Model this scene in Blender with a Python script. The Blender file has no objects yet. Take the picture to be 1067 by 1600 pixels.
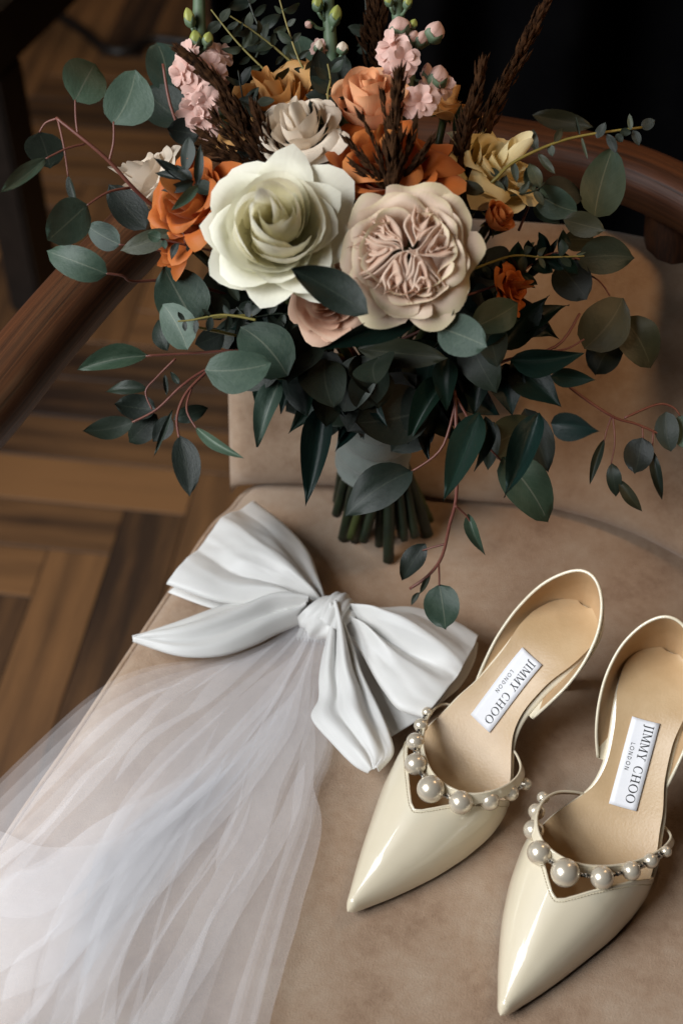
import bpy, bmesh, math, random
from math import sin, cos, pi, radians, sqrt, atan2
from mathutils import Vector, Matrix, noise

# ------------------------------------------------------------------ camera, world, lamps, exposure
S = bpy.context.scene
COL = S.collection
FPX = 50 / 36 * 1600
TH = radians(47)
CAM = Vector((0, -cos(TH), sin(TH)))
FW = Vector((0, cos(TH), -sin(TH))); UP = Vector((0, sin(TH), cos(TH))); RT = Vector((1, 0, 0))
cd = bpy.data.cameras.new('camera'); co = bpy.data.objects.new('camera', cd); COL.objects.link(co)
cd.sensor_fit = 'VERTICAL'; cd.sensor_height = 36; cd.sensor_width = 24; cd.lens = 50
cd.clip_start = .01; cd.clip_end = 60
co.location = CAM; co.rotation_euler = (pi / 2 - TH, 0, 0)
cd.dof.use_dof = True; cd.dof.focus_distance = .81; cd.dof.aperture_fstop = 5.6
S.camera = co
W = bpy.data.worlds.new('World'); S.world = W; W.use_nodes = True
bg = W.node_tree.nodes['Background']; bg.inputs[0].default_value = (.62, .7, .8, 1); bg.inputs[1].default_value = .005


def area(name, loc, aim, sx, sy, power, col):
    l = bpy.data.lights.new(name, 'AREA'); l.shape = 'RECTANGLE'; l.size = sx; l.size_y = sy
    l.energy = power; l.color = col
    o = bpy.data.objects.new(name, l); COL.objects.link(o); o.location = loc
    o.rotation_euler = (Vector(aim) - Vector(loc)).to_track_quat('-Z', 'Y').to_euler()
    return o


for k_, z_ in enumerate((.92, 1.56)):
    area('window_light', (-1.2, -.64, z_), (0, -.12, .05), 1.15, .6, 24.5, (.95, .975, 1.0))
area('room_lamp', (.75, .48, 1.1), (.12, .0, .1), .25, .25, 2.0, (1.0, .66, .36))
sl = bpy.data.lights.new('back_spot', 'SPOT'); sl.energy = 21; sl.color = (1.0, .62, .32); sl.spot_size = radians(31); sl.spot_blend = 1; sl.shadow_soft_size = .06  # warm spot, added and aimed to light the backrest and rail
so = bpy.data.objects.new('back_spot', sl); COL.objects.link(so); so.location = (.72, -.55, 1.0)
so.rotation_euler = (Vector((.25, .07, .20)) - so.location).to_track_quat('-Z', 'Y').to_euler()
area('floor_fill', (-.25, 2.0, 1.5), (-.4, .95, -.45), .4, .4, 7, (1.0, .66, .36))  # unseen warm fill, added to brighten the floor at the back
S.view_settings.view_transform = 'Standard'; S.view_settings.look = 'None'
S.view_settings.exposure = 0; S.view_settings.gamma = 1
S.render.engine = 'CYCLES'
S.cycles.max_bounces = 10; S.cycles.transparent_max_bounces = 24


def ray(px, py): return FW + RT * ((px - 533.5) / FPX) - UP * ((py - 800) / FPX)
def Z(px, py, z=0.):                       # point of the horizontal plane at height z
    r = ray(px, py); return CAM + r * ((z - CAM.z) / r.z)
def D(px, py, d): return CAM + ray(px, py) * d   # point at a given distance along the view axis
def Y(px, py, y):
    r = ray(px, py); return CAM + r * ((y - CAM.y) / r.y)


# ------------------------------------------------------------------ helpers
MATS = {}
def nodes(name):
    m = bpy.data.materials.new(name); m.use_nodes = True; MATS[name] = m
    t = m.node_tree; return m, t, t.nodes['Principled BSDF'], t.nodes, t.links


def ramp(n, l, fac, stops):
    r = n.new('ShaderNodeValToRGB'); e = r.color_ramp.elements
    while len(e) < len(stops): e.new(.5)
    for k, (p, c) in zip(e, stops): k.position = p; k.color = (*c, 1)
    l.new(fac, r.inputs[0]); return r.outputs[0]


def noise_tex(n, l, scale, detail=4, rough=.55, coord='Object', stretch=None):
    tc = n.new('ShaderNodeTexCoord'); src = tc.outputs[coord]
    if stretch:
        mp = n.new('ShaderNodeMapping'); mp.inputs['Scale'].default_value = stretch
        l.new(src, mp.inputs[0]); src = mp.outputs[0]
    t = n.new('ShaderNodeTexNoise'); t.inputs['Scale'].default_value = scale
    t.inputs['Detail'].default_value = detail; t.inputs['Roughness'].default_value = rough
    l.new(src, t.inputs['Vector']); return t.outputs[0]


def bump(n, l, b, h, strength, dist=.001, prev=None):
    k = n.new('ShaderNodeBump'); k.inputs['Strength'].default_value = strength; k.inputs['Distance'].default_value = dist
    l.new(h, k.inputs['Height'])
    if prev: l.new(prev, k.inputs['Normal'])
    l.new(k.outputs[0], b.inputs['Normal']); return k.outputs[0]


def plain(name, c1, c2=None, scale=60, rough=.5, bs=0, bscale=300, coat=0, sheen=0, metal=0, spec=.5, stretch=None, bd=.001):
    m, t, b, n, l = nodes(name)
    c2 = c2 or c1
    col = ramp(n, l, noise_tex(n, l, scale, stretch=stretch), [(.32, c1), (.68, c2)])
    l.new(col, b.inputs['Base Color']); b.inputs['Roughness'].default_value = rough
    b.inputs['Metallic'].default_value = metal; b.inputs['Coat Weight'].default_value = coat
    b.inputs['Coat Roughness'].default_value = .035; b.inputs['Sheen Weight'].default_value = sheen
    b.inputs['Specular IOR Level'].default_value = spec
    if bs: bump(n, l, b, noise_tex(n, l, bscale, 3), bs, bd)
    return m


def petal_mat(name, base, mid, rim, rough=.55, transl=.3, rimpos=.93):
    # colour runs from the petal's claw to its rim (UV v), with fine veins
    m, t, b, n, l = nodes(name)
    uv = n.new('ShaderNodeUVMap'); sp = n.new('ShaderNodeSeparateXYZ'); l.new(uv.outputs[0], sp.inputs[0])
    nz = noise_tex(n, l, 90, 3)
    ad = n.new('ShaderNodeMath'); ad.operation = 'MULTIPLY_ADD'; l.new(nz, ad.inputs[0])
    ad.inputs[1].default_value = .22; l.new(sp.outputs[1], ad.inputs[2])
    su = n.new('ShaderNodeMath'); su.operation = 'SUBTRACT'; l.new(ad.outputs[0], su.inputs[0]); su.inputs[1].default_value = .11
    col = ramp(n, l, su.outputs[0], [(.15, base), (.62, mid), (rimpos - .08, mid), (rimpos + .05, rim)])
    l.new(col, b.inputs['Base Color']); b.inputs['Roughness'].default_value = rough
    b.inputs['Specular IOR Level'].default_value = .25; b.inputs['Sheen Weight'].default_value = .05
    mp = n.new('ShaderNodeMapping'); mp.inputs['Scale'].default_value = (38, 2.5, 1); l.new(uv.outputs[0], mp.inputs[0])
    vn = n.new('ShaderNodeTexNoise'); vn.inputs['Scale'].default_value = 1; vn.inputs['Detail'].default_value = 3
    l.new(mp.outputs[0], vn.inputs['Vector']); k = bump(n, l, b, vn.outputs[0], .22, .0008)
    tr = n.new('ShaderNodeBsdfTranslucent'); l.new(col, tr.inputs[0]); l.new(k, tr.inputs['Normal'])
    mx = n.new('ShaderNodeMixShader'); mx.inputs[0].default_value = transl
    l.new(b.outputs[0], mx.inputs[1]); l.new(tr.outputs[0], mx.inputs[2])
    l.new(mx.outputs[0], n['Material Output'].inputs[0]); return m


def leaf_mat(name, c1, c2, rib, rough=.55, spec=.4, ribw=.018, coat=0):
    m, t, b, n, l = nodes(name)
    uv = n.new('ShaderNodeUVMap'); sp = n.new('ShaderNodeSeparateXYZ'); l.new(uv.outputs[0], sp.inputs[0])
    oi = n.new('ShaderNodeObjectInfo')
    nz = noise_tex(n, l, 3.2, 5, .6, 'UV')
    ad = n.new('ShaderNodeMath'); ad.operation = 'MULTIPLY_ADD'; l.new(oi.outputs['Random'], ad.inputs[0])
    ad.inputs[1].default_value = .5; l.new(nz, ad.inputs[2])
    col = ramp(n, l, ad.outputs[0], [(.35, c1), (1.05, c2)])
    a = n.new('ShaderNodeMath'); a.operation = 'SUBTRACT'; l.new(sp.outputs[0], a.inputs[0]); a.inputs[1].default_value = .5
    ab = n.new('ShaderNodeMath'); ab.operation = 'ABSOLUTE'; l.new(a.outputs[0], ab.inputs[0])
    lt = n.new('ShaderNodeMath'); lt.operation = 'LESS_THAN'; l.new(ab.outputs[0], lt.inputs[0]); lt.inputs[1].default_value = ribw
    # side veins: slanted stripes
    vv = n.new('ShaderNodeMath'); vv.operation = 'MULTIPLY_ADD'; l.new(ab.outputs[0], vv.inputs[0]); vv.inputs[1].default_value = -.75
    l.new(sp.outputs[1], vv.inputs[2])
    fr = n.new('ShaderNodeMath'); fr.operation = 'PINGPONG'; l.new(vv.outputs[0], fr.inputs[0]); fr.inputs[1].default_value = .06
    l2 = n.new('ShaderNodeMath'); l2.operation = 'LESS_THAN'; l.new(fr.outputs[0], l2.inputs[0]); l2.inputs[1].default_value = .004
    l3 = n.new('ShaderNodeMath'); l3.operation = 'MULTIPLY'; l.new(l2.outputs[0], l3.inputs[0]); l3.inputs[1].default_value = .22
    mxm = n.new('ShaderNodeMath'); mxm.operation = 'MAXIMUM'; l.new(lt.outputs[0], mxm.inputs[0]); l.new(l3.outputs[0], mxm.inputs[1])
    f = n.new('ShaderNodeMath'); f.operation = 'MULTIPLY'; l.new(mxm.outputs[0], f.inputs[0]); f.inputs[1].default_value = .7
    mc = n.new('ShaderNodeMixRGB'); l.new(f.outputs[0], mc.inputs[0]); l.new(col, mc.inputs[1]); mc.inputs[2].default_value = (*rib, 1)
    hs = n.new('ShaderNodeHueSaturation'); l.new(mc.outputs[0], hs.inputs['Color'])
    wn = n.new('ShaderNodeTexWhiteNoise'); wn.noise_dimensions = '1D'; l.new(oi.outputs['Random'], wn.inputs['W'])
    h1 = n.new('ShaderNodeMapRange'); l.new(wn.outputs['Value'], h1.inputs[0]); h1.inputs[3].default_value = .455; h1.inputs[4].default_value = .515; l.new(h1.outputs[0], hs.inputs['Hue'])
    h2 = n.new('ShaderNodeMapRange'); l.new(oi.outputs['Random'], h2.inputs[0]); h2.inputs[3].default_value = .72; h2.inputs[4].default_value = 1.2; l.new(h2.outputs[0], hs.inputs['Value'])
    spn = noise_tex(n, l, 34, 2, .5, 'Object'); spr = ramp(n, l, spn, [(.70, (0, 0, 0)), (.76, (1, 1, 1))])
    spm = n.new('ShaderNodeMixRGB'); l.new(spr, spm.inputs[0]); l.new(hs.outputs[0], spm.inputs[1]); spm.inputs[2].default_value = (.03, .02, .010, 1)
    l.new(spm.outputs[0], b.inputs['Base Color'])
    b.inputs['Roughness'].default_value = rough; b.inputs['Specular IOR Level'].default_value = spec
    b.inputs['Coat Weight'].default_value = coat; b.inputs['Coat Roughness'].default_value = .25
    bump(n, l, b, noise_tex(n, l, 14, 3, .6, 'UV'), .25, .0008)
    return m


def obj(name, verts, faces, mat, parent=None, uvs=None, smooth=True, mats=None, fm=None):
    me = bpy.data.meshes.new(name); me.from_pydata([tuple(v) for v in verts], [], faces)
    for mm in (mats or [mat]): me.materials.append(MATS[mm] if isinstance(mm, str) else mm)
    if smooth: me.polygons.foreach_set('use_smooth', [True] * len(me.polygons))
    if fm: me.polygons.foreach_set('material_index', fm)
    if uvs:
        lay = me.uv_layers.new(name='UVMap')
        for lp in me.loops: lay.data[lp.index].uv = uvs[lp.vertex_index]
    me.update()
    o = bpy.data.objects.new(name, me); COL.objects.link(o)
    if parent is not None: adopt(o, parent)
    return o


def adopt(o, parent):
    o.parent = parent
    if parent.type == 'EMPTY': o.matrix_parent_inverse = Matrix.Translation(-parent.location)


def thing(name, loc, label, cat, group=None):
    o = bpy.data.objects.new(name, None); COL.objects.link(o); o.location = loc
    o.empty_display_size = .02
    o['label'] = label; o['category'] = cat
    if group: o['group'] = group
    return o


def grid(fn, nu, nv, closeu=False):
    """fn(a,b) with a over nu columns, b over nv rows in 0..1"""
    vs, uv, fs = [], [], []
    for j in range(nv):
        for i in range(nu):
            a = i / (nu if closeu else nu - 1); b = j / (nv - 1)
            r = fn(a, b)
            if isinstance(r, tuple) and isinstance(r[0], Vector): vs.append(r[0]); uv.append(r[1])
            else: vs.append(Vector(r)); uv.append((a, b))
    for j in range(nv - 1):
        for i in range(nu if closeu else nu - 1):
            k = (i + 1) % nu
            fs.append((j * nu + i, j * nu + k, (j + 1) * nu + k, (j + 1) * nu + i))
    return vs, fs, uv


def join(parts):
    V, F, U = [], [], []
    for v, f, u in parts:
        o = len(V); V += v; F += [tuple(i + o for i in q) for q in f]; U += (u or [(0, 0)] * len(v))
    return V, F, U


def frames(pts):
    T = []
    for i in range(len(pts)):
        a = pts[max(i - 1, 0)]; b = pts[min(i + 1, len(pts) - 1)]; T.append((b - a).normalized())
    n = T[0].orthogonal().normalized(); N = []
    for t in T:
        n = (n - t * n.dot(t)).normalized(); N.append(n)
    return T, N


def tube(pts, rad, n=7, cap=True):
    pts = [Vector(p) for p in pts]
    if not isinstance(rad, (list, tuple)): rad = [rad] * len(pts)
    T, N = frames(pts); V, F, U = [], [], []
    for i, p in enumerate(pts):
        b = T[i].cross(N[i])
        for k in range(n):
            a = 2 * pi * k / n
            V.append(p + (N[i] * cos(a) + b * sin(a)) * rad[i]); U.append((k / n, i / max(1, len(pts) - 1)))
    for i in range(len(pts) - 1):
        for k in range(n):
            q = (k + 1) % n; F.append((i * n + k, i * n + q, (i + 1) * n + q, (i + 1) * n + k))
    if cap:
        F.append(tuple(range(n - 1, -1, -1))); F.append(tuple((len(pts) - 1) * n + k for k in range(n)))
    return V, F, U


def spline(P, n):
    """Catmull-Rom resample (Vectors or tuples)"""
    P = [Vector(p) for p in P]; out = []
    m = len(P) - 1
    for i in range(n):
        t = i / (n - 1) * m; k = min(int(t), m - 1); f = t - k
        p0 = P[max(k - 1, 0)]; p1 = P[k]; p2 = P[k + 1]; p3 = P[min(k + 2, m)]
        out.append(.5 * ((2 * p1) + (p2 - p0) * f + (2 * p0 - 5 * p1 + 4 * p2 - p3) * f * f + (3 * p1 - p0 - 3 * p2 + p3) * f ** 3))
    return out


def interp(tab, x):
    if x <= tab[0][0]: return tab[0][1]
    for (a, p), (b, q) in zip(tab, tab[1:]):
        if x <= b:
            t = (x - a) / (b - a); t = t * t * (3 - 2 * t) * .45 + t * .55
            return p + (q - p) * t
    return tab[-1][1]


def ss(a, b, x):
    t = min(1, max(0, (x - a) / (b - a))); return t * t * (3 - 2 * t)


# ------------------------------------------------------------------ materials
def suede():
    m, t, b, n, l = nodes('suede')
    big = noise_tex(n, l, 17, 6, .62); fine = noise_tex(n, l, 160, 5, .7)
    mx = n.new('ShaderNodeMath'); mx.operation = 'MULTIPLY_ADD'; l.new(fine, mx.inputs[0]); mx.inputs[1].default_value = .35
    l.new(big, mx.inputs[2])
    col = ramp(n, l, mx.outputs[0], [(.44, (.245, .152, .095)), (.64, (.372, .258, .176)), (.88, (.45, .342, .252))])
    l.new(col, b.inputs['Base Color']); b.inputs['Roughness'].default_value = .92
    b.inputs['Sheen Weight'].default_value = .22; b.inputs['Sheen Roughness'].default_value = .5
    b.inputs['Specular IOR Level'].default_value = .15
    k = bump(n, l, b, noise_tex(n, l, 700, 4, .75), .8, .0008)
    bump(n, l, b, noise_tex(n, l, 9, 2), .35, .006, k)


def wood(name, c1, c2, rough, stretch, coat=0, rnd=0, scale=14, coord='Object'):
    m, t, b, n, l = nodes(name)
    nz = noise_tex(n, l, scale, 6, .65, coord, stretch)
    fac = nz
    if rnd:
        oi = n.new('ShaderNodeObjectInfo'); ad = n.new('ShaderNodeMath'); ad.operation = 'MULTIPLY_ADD'
        sc_ = n.new('ShaderNodeSeparateColor'); l.new(oi.outputs['Color'], sc_.inputs[0]); l.new(sc_.outputs[0], ad.inputs[0]); ad.inputs[1].default_value = rnd; l.new(nz, ad.inputs[2])
        s2 = n.new('ShaderNodeMath'); s2.operation = 'SUBTRACT'; l.new(ad.outputs[0], s2.inputs[0]); s2.inputs[1].default_value = rnd / 2
        fac = s2.outputs[0]
    col = ramp(n, l, fac, [(.25, c1), (.75, c2)])
    l.new(col, b.inputs['Base Color']); b.inputs['Roughness'].default_value = rough
    b.inputs['Coat Weight'].default_value = coat; b.inputs['Coat Roughness'].default_value = .2
    bump(n, l, b, nz, .35, .0012)


suede()
wood('walnut', (.003, .001, .0005), (.12, .040, .013), .5, (70, 7, 1), .05, scale=1, coord='UV')
wood('plank', (.014, .0045, .0016), (.18, .085, .030), .55, (3, 40, 40), 0, 1.0, scale=1)
plain('joint', (.012, .008, .005), rough=.9)
plain('black_wood', (.006, .004, .003), (.012, .008, .006), rough=.45)
plain('table_brown', (.07, .03, .016), (.12, .055, .03), rough=.5)
plain('backdrop', (.0016, .0016, .002), (.004, .0038, .004), scale=8, rough=1, spec=0)
plain('rug', (.09, .065, .06), (.14, .10, .09), scale=12, rough=.95)
plain('satin', (.70, .695, .675), (.75, .745, .72), scale=30, rough=.42, bs=.12, bscale=1400, sheen=.2, spec=.4, bd=.0005)
plain('patent', (.77, .685, .51), (.80, .715, .545), scale=25, rough=.4, coat=1, spec=.5, bs=.05, bscale=45, bd=.004)
plain('insole', (.50, .335, .175), (.58, .41, .235), scale=40, rough=.36, bs=.25, bscale=700, spec=.45, bd=.0005)
plain('lining', (.46, .29, .145), (.54, .36, .20), scale=40, rough=.45, bs=.2, bscale=700, bd=.0005)
plain('sole_dark', (.10, .06, .035), rough=.6)
plain('label_white', (.80, .80, .83), (.84, .84, .86), rough=.55)
plain('ink', (.012, .011, .012), rough=.6)
plain('silver', (.55, .53, .5), rough=.25, metal=1)
plain('thread', (.55, .47, .32), rough=.8)
m, t, b, n, l = nodes('pearl')
b.inputs['Base Color'].default_value = (.72, .64, .51, 1); b.inputs['Metallic'].default_value = .45
b.inputs['Roughness'].default_value = .27; b.inputs['Coat Weight'].default_value = .7; b.inputs['Coat Roughness'].default_value = .12
plain('stem_green', (.022, .033, .008), (.05, .062, .014), rough=.5)
plain('stem_dark', (.006, .011, .006), (.016, .025, .010), rough=.45)
plain('stem_red', (.11, .030, .022), (.16, .055, .035), rough=.5)
plain('stem_yellow', (.16, .14, .03), (.22, .17, .04), rough=.5)
plain('stock_green', (.06, .10, .055), (.10, .145, .08), rough=.55)
plain('bud_green', (.20, .24, .05), (.33, .34, .09), rough=.5)
plain('grass_brown', (.009, .004, .002), (.050, .022, .009), scale=260, rough=1, spec=.08)
plain('ribbon', (.15, .175, .16), (.20, .225, .205), scale=60, rough=.6, bs=.3, bscale=200, sheen=.2)
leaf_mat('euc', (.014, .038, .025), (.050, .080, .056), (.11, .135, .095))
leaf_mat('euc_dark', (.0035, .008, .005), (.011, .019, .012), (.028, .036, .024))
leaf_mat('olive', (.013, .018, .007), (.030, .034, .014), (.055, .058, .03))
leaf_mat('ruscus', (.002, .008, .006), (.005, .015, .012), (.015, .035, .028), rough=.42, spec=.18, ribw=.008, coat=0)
leaf_mat('small_leaf', (.012, .021, .012), (.030, .040, .022), (.06, .07, .04))
petal_mat('p_white', (.94, .88, .66), (.94, .90, .72), (.93, .90, .76), transl=.42)
petal_mat('p_whiteout', (.86, .83, .58), (.90, .88, .74), (.90, .88, .75))
petal_mat('p_mauve', (.64, .40, .29), (.78, .57, .44), (.84, .67, .53), transl=.4)
petal_mat('p_mauveout', (.64, .46, .37), (.80, .63, .49), (.76, .65, .43), rimpos=.94)
petal_mat('p_orange', (.42, .10, .018), (.55, .165, .038), (.60, .22, .06))
petal_mat('p_rust', (.38, .075, .013), (.52, .135, .026), (.58, .19, .05))
petal_mat('p_peach', (.80, .42, .22), (.84, .48, .27), (.80, .40, .20))
petal_mat('p_amber', (.64, .34, .11), (.68, .38, .14), (.60, .30, .10))
petal_mat('p_cream', (.80, .65, .50), (.82, .71, .58), (.80, .70, .57))
petal_mat('p_blush', (.66, .36, .24), (.72, .47, .34), (.72, .50, .36))
petal_mat('p_yellow', (.78, .62, .26), (.82, .68, .36), (.80, .68, .40))
petal_mat('p_pink', (.74, .46, .38), (.78, .52, .45), (.78, .55, .48))


def tulle_mat():
    m, t, b, n, l = nodes('tulle')
    d = n.new('ShaderNodeBsdfDiffuse'); d.inputs[0].default_value = (.93, .92, .94, 1)
    tl = n.new('ShaderNodeBsdfTranslucent'); tl.inputs[0].default_value = (.93, .92, .94, 1)
    # a net of round threads scatters alike whatever way the sheet is folded
    cn = n.new('ShaderNodeCombineXYZ'); cn.inputs[0].default_value = -.30; cn.inputs[1].default_value = -.22; cn.inputs[2].default_value = .93
    l.new(cn.outputs[0], d.inputs['Normal']); l.new(cn.outputs[0], tl.inputs['Normal'])
    m1 = n.new('ShaderNodeMixShader'); m1.inputs[0].default_value = .25; l.new(d.outputs[0], m1.inputs[1]); l.new(tl.outputs[0], m1.inputs[2])
    tr = n.new('ShaderNodeBsdfTransparent'); mx = n.new('ShaderNodeMixShader')
    nz = noise_tex(n, l, 60, 2, .7)
    mr = n.new('ShaderNodeMapRange'); mr.inputs[1].default_value = .25; mr.inputs[2].default_value = .75
    mr.inputs[3].default_value = .085; mr.inputs[4].default_value = .10; l.new(nz, mr.inputs[0])
    l.new(mr.outputs[0], mx.inputs[0])
    l.new(tr.outputs[0], mx.inputs[1]); l.new(m1.outputs[0], mx.inputs[2]); l.new(mx.outputs[0], n['Material Output'].inputs[0])
tulle_mat()

# ------------------------------------------------------------------ setting: floor, dark backdrop, frame of another chair
FZ = -.45
FL = bpy.data.objects
v, f, u = grid(lambda a, b: Vector((-6 + 12 * a, -4 + 12 * b, FZ - .0012)), 2, 2)
floor = obj('floor', v, f, 'joint', None, u, False); floor['kind'] = 'structure'
pa = -.134; e1 = Vector((cos(pa), sin(pa), 0)); e2 = Vector((-sin(pa), cos(pa), 0))
PW, PL = .07, .42
def plank_mesh():
    bm = bmesh.new(); bmesh.ops.create_cube(bm, size=1)
    for q in bm.verts: q.co = Vector((q.co.x * (PL - .0016), q.co.y * (PW - .0016), q.co.z * .012))
    bmesh.ops.bevel(bm, geom=[e for e in bm.edges if min(e.verts[0].co.z, e.verts[1].co.z) > 0], offset=.0005, segments=1, affect='EDGES')
    me = bpy.data.meshes.new('plank'); bm.to_mesh(me); bm.free(); me.materials.append(MATS['plank']); return me
pm = plank_mesh()
anc = Z(185, 831, FZ); anc.z = 0
rp = random.Random(4)
def lay(pc, qc, rot, tone=None):
    c = anc + e1 * pc + e2 * qc
    if not (-1.0 < c.x < .75 and .05 < c.y < 2.1): return
    o = bpy.data.objects.new('plank', pm); COL.objects.link(o); o.parent = floor
    o.color = ((tone if tone is not None else rp.choice((.28, .33, .38, .44, .5, .58))), 0, 0, 1)
    o.location = (c.x, c.y, FZ - .006 + rp.uniform(-.0004, .0004)); o.rotation_euler = (0, 0, pa + rot + (pi if rp.random() < .5 else 0))
for j in range(-8, 9):
    for i in range(-30, 30):
        ox, oy = i * PW - j * PL, i * PW + j * PL
        lay(ox - PL / 2, oy, 0, {(0, 1): .80, (0, 0): .42, (0, -1): .66, (0, 2): .44, (0, -2): .33}.get((j, i)))
        lay(ox + PW / 2, oy + PW / 2 - PL / 2, pi / 2)

# black folded sheet, added to keep the background behind the chair dark
def cur(a, b):
    x = -.135 + 1.5 * a
    y = .72 + .035 * sin(x * 42 + 1.2 * sin(x * 9)) + .02 * sin(x * 17 + 2) - .10 * x
    return Vector((x, y + .02 * sin(b * 5 + x * 6), FZ + 1.9 * b))
v, f, u = grid(cur, 260, 14)
c_ = obj('backdrop', v, f, 'backdrop', None, u)
c_['label'] = 'black folded backdrop sheet added to darken the background behind the chair'; c_['category'] = 'backdrop'
sd = c_.modifiers.new('s', 'SOLIDIFY'); sd.thickness = .003

# another chair at the upper left, simplified to an open frame of rails and legs
tb = thing('chair_frame', (-.6, .95, FZ), 'black wooden frame of another chair with a thick rail and square legs, behind the armchair', 'chair')
def box(cx, cy, cz, sx, sy, sz, rot=0, bev=.004):
    bm = bmesh.new(); bmesh.ops.create_cube(bm, size=1)
    for q in bm.verts: q.co = Vector((q.co.x * sx, q.co.y * sy, q.co.z * sz))
    bmesh.ops.bevel(bm, geom=list(bm.edges), offset=bev, segments=2, affect='EDGES')
    R = Matrix.Translation((cx, cy, cz)) @ Matrix.Rotation(rot, 4, 'Z')
    bm.transform(R); V = [q.co.copy() for q in bm.verts]; bm.verts.index_update()
    F = [tuple(q.index for q in p.verts) for p in bm.faces]; bm.free(); return V, F, [(0, 0)] * len(V)
tA = Y(18, 103, .80); tB = Y(195, 2, 1.06)
dx = (tB - tA); ang = atan2(dx.y, dx.x); zt = tA.z
L_ = .8; wd = .55
ax = Vector((cos(ang), sin(ang), 0)); nx = Vector((-sin(ang), cos(ang), 0))
for off_ in (0, .42):
    c = Vector((tA.x, tA.y, 0)) + ax * (L_ / 2 - .04) + nx * (off_ + .02)
    v, f, u = box(c.x, c.y, zt + .04, L_, .05, .075, ang); obj('rail', v, f, 'black_wood', tb, u, False)
    for sx in (-1, 1):
        p = c + ax * sx * (L_ / 2 - .03); h = zt + .004 - FZ
        v, f, u = box(p.x, p.y, FZ + h / 2, .058, .048, h, ang); obj('leg', v, f, 'black_wood', tb, u, False)
for sx in (-1, 1):
    c = Vector((tA.x, tA.y, 0)) + ax * (L_ / 2 - .04 + sx * (L_ / 2 - .03)) + nx * .23
    v, f, u = box(c.x, c.y, zt + .04, .045, .37, .05, ang); obj('cross_rail', v, f, 'black_wood', tb, u, False)
# thin dark tube curving over the floor beyond the rails
pts = [Z(*p, FZ + .006) for p in ((95, 25), (130, 48), (165, 76), (200, 80), (240, 62), (290, 66), (330, 60), (380, 40))]
v, f, u = tube(spline(pts, 40), .0085, 8)
o = obj('curved_tube', v, f, 'black_wood', None, u); o['label'] = 'thin black tube curving over the floorboards behind the eucalyptus leaves'; o['category'] = 'curved_tube'

# ------------------------------------------------------------------ chair
ch = thing('armchair', (.08, -.2, FZ), 'wooden armchair with tan suede seat and back and a curved walnut rail', 'armchair')
# seat
out = [Z(356, 786), Z(318, 826), Z(262, 915), Z(210, 993), Z(105, 1150), Z(0, 1305)]
out = [Vector((p.x, p.y, 0)) for p in out]
out = [Vector((.25, .048, 0)), Vector((.10, .052, 0)), Vector((-.045, .040, 0))] + out
out += [Vector((-.236, -.36, 0)), Vector((-.243, -.415, 0)), Vector((-.215, -.45, 0)), Vector((-.10, -.468, 0)), Vector((.08, -.474, 0)), Vector((.28, -.462, 0)), Vector((.375, -.44, 0)), Vector((.405, -.40, 0)), Vector((.385, -.25, 0)), Vector((.345, -.05, 0)), Vector((.31, .03, 0))]
R_ = spline(out[-3:] + out + out[:3], 201); k0 = round(200 * 3 / (len(out) + 5)); k1 = round(200 * (len(out) + 3) / (len(out) + 5)); R_ = R_[k0:k1]; nR = len(R_); cen = Vector((.08, -.2, 0))
def inset(d):
    o_ = []
    for i in range(nR):
        t_ = (R_[(i + 1) % nR] - R_[i - 1]).normalized(); n_ = Vector((-t_.y, t_.x, 0)); o_.append(R_[i] + n_ * d)
    return o_
V, F = [], []
rings = [(.02, -.075), (.004, -.072), (0, -.06), (0, -.016), (.0015, -.009), (.005, -.0035), (.011, -.0008), (.02, 0)]
for d_, z_ in rings: V += [p + Vector((0, 0, z_)) for p in inset(d_)]
inn = inset(.02)
nk = 14
for k in range(1, nk): V += [p.lerp(cen, k / nk) for p in inn]
V.append(cen.copy())
tot = len(rings) + nk - 1
for j in range(tot - 1):
    for i in range(nR):
        q = (i + 1) % nR; F.append((j * nR + i, j * nR + q, (j + 1) * nR + q, (j + 1) * nR + i))
for i in range(nR): F.append(((tot - 1) * nR + i, (tot - 1) * nR + (i + 1) % nR, len(V) - 1))
F.append(tuple(reversed(range(nR))))
seat = obj('seat', V, F, 'suede', ch)
pipe = [p + Vector((0, 0, -.011)) for p in inset(-.0005)]
v, f, u = tube(pipe + [pipe[0], pipe[1]], .0022, 6, False); obj('piping', v, f, 'suede', seat, u)
v, f, u = join([(lambda V_, F_, U_: (V_, F_, U_))(*grid(lambda a, b: inset(.02)[int(a * nR) % nR] + Vector((0, 0, -.075 - .05 * b)), nR, 2, True))])
obj('seat_frame', v, f, 'walnut', ch, u)
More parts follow.
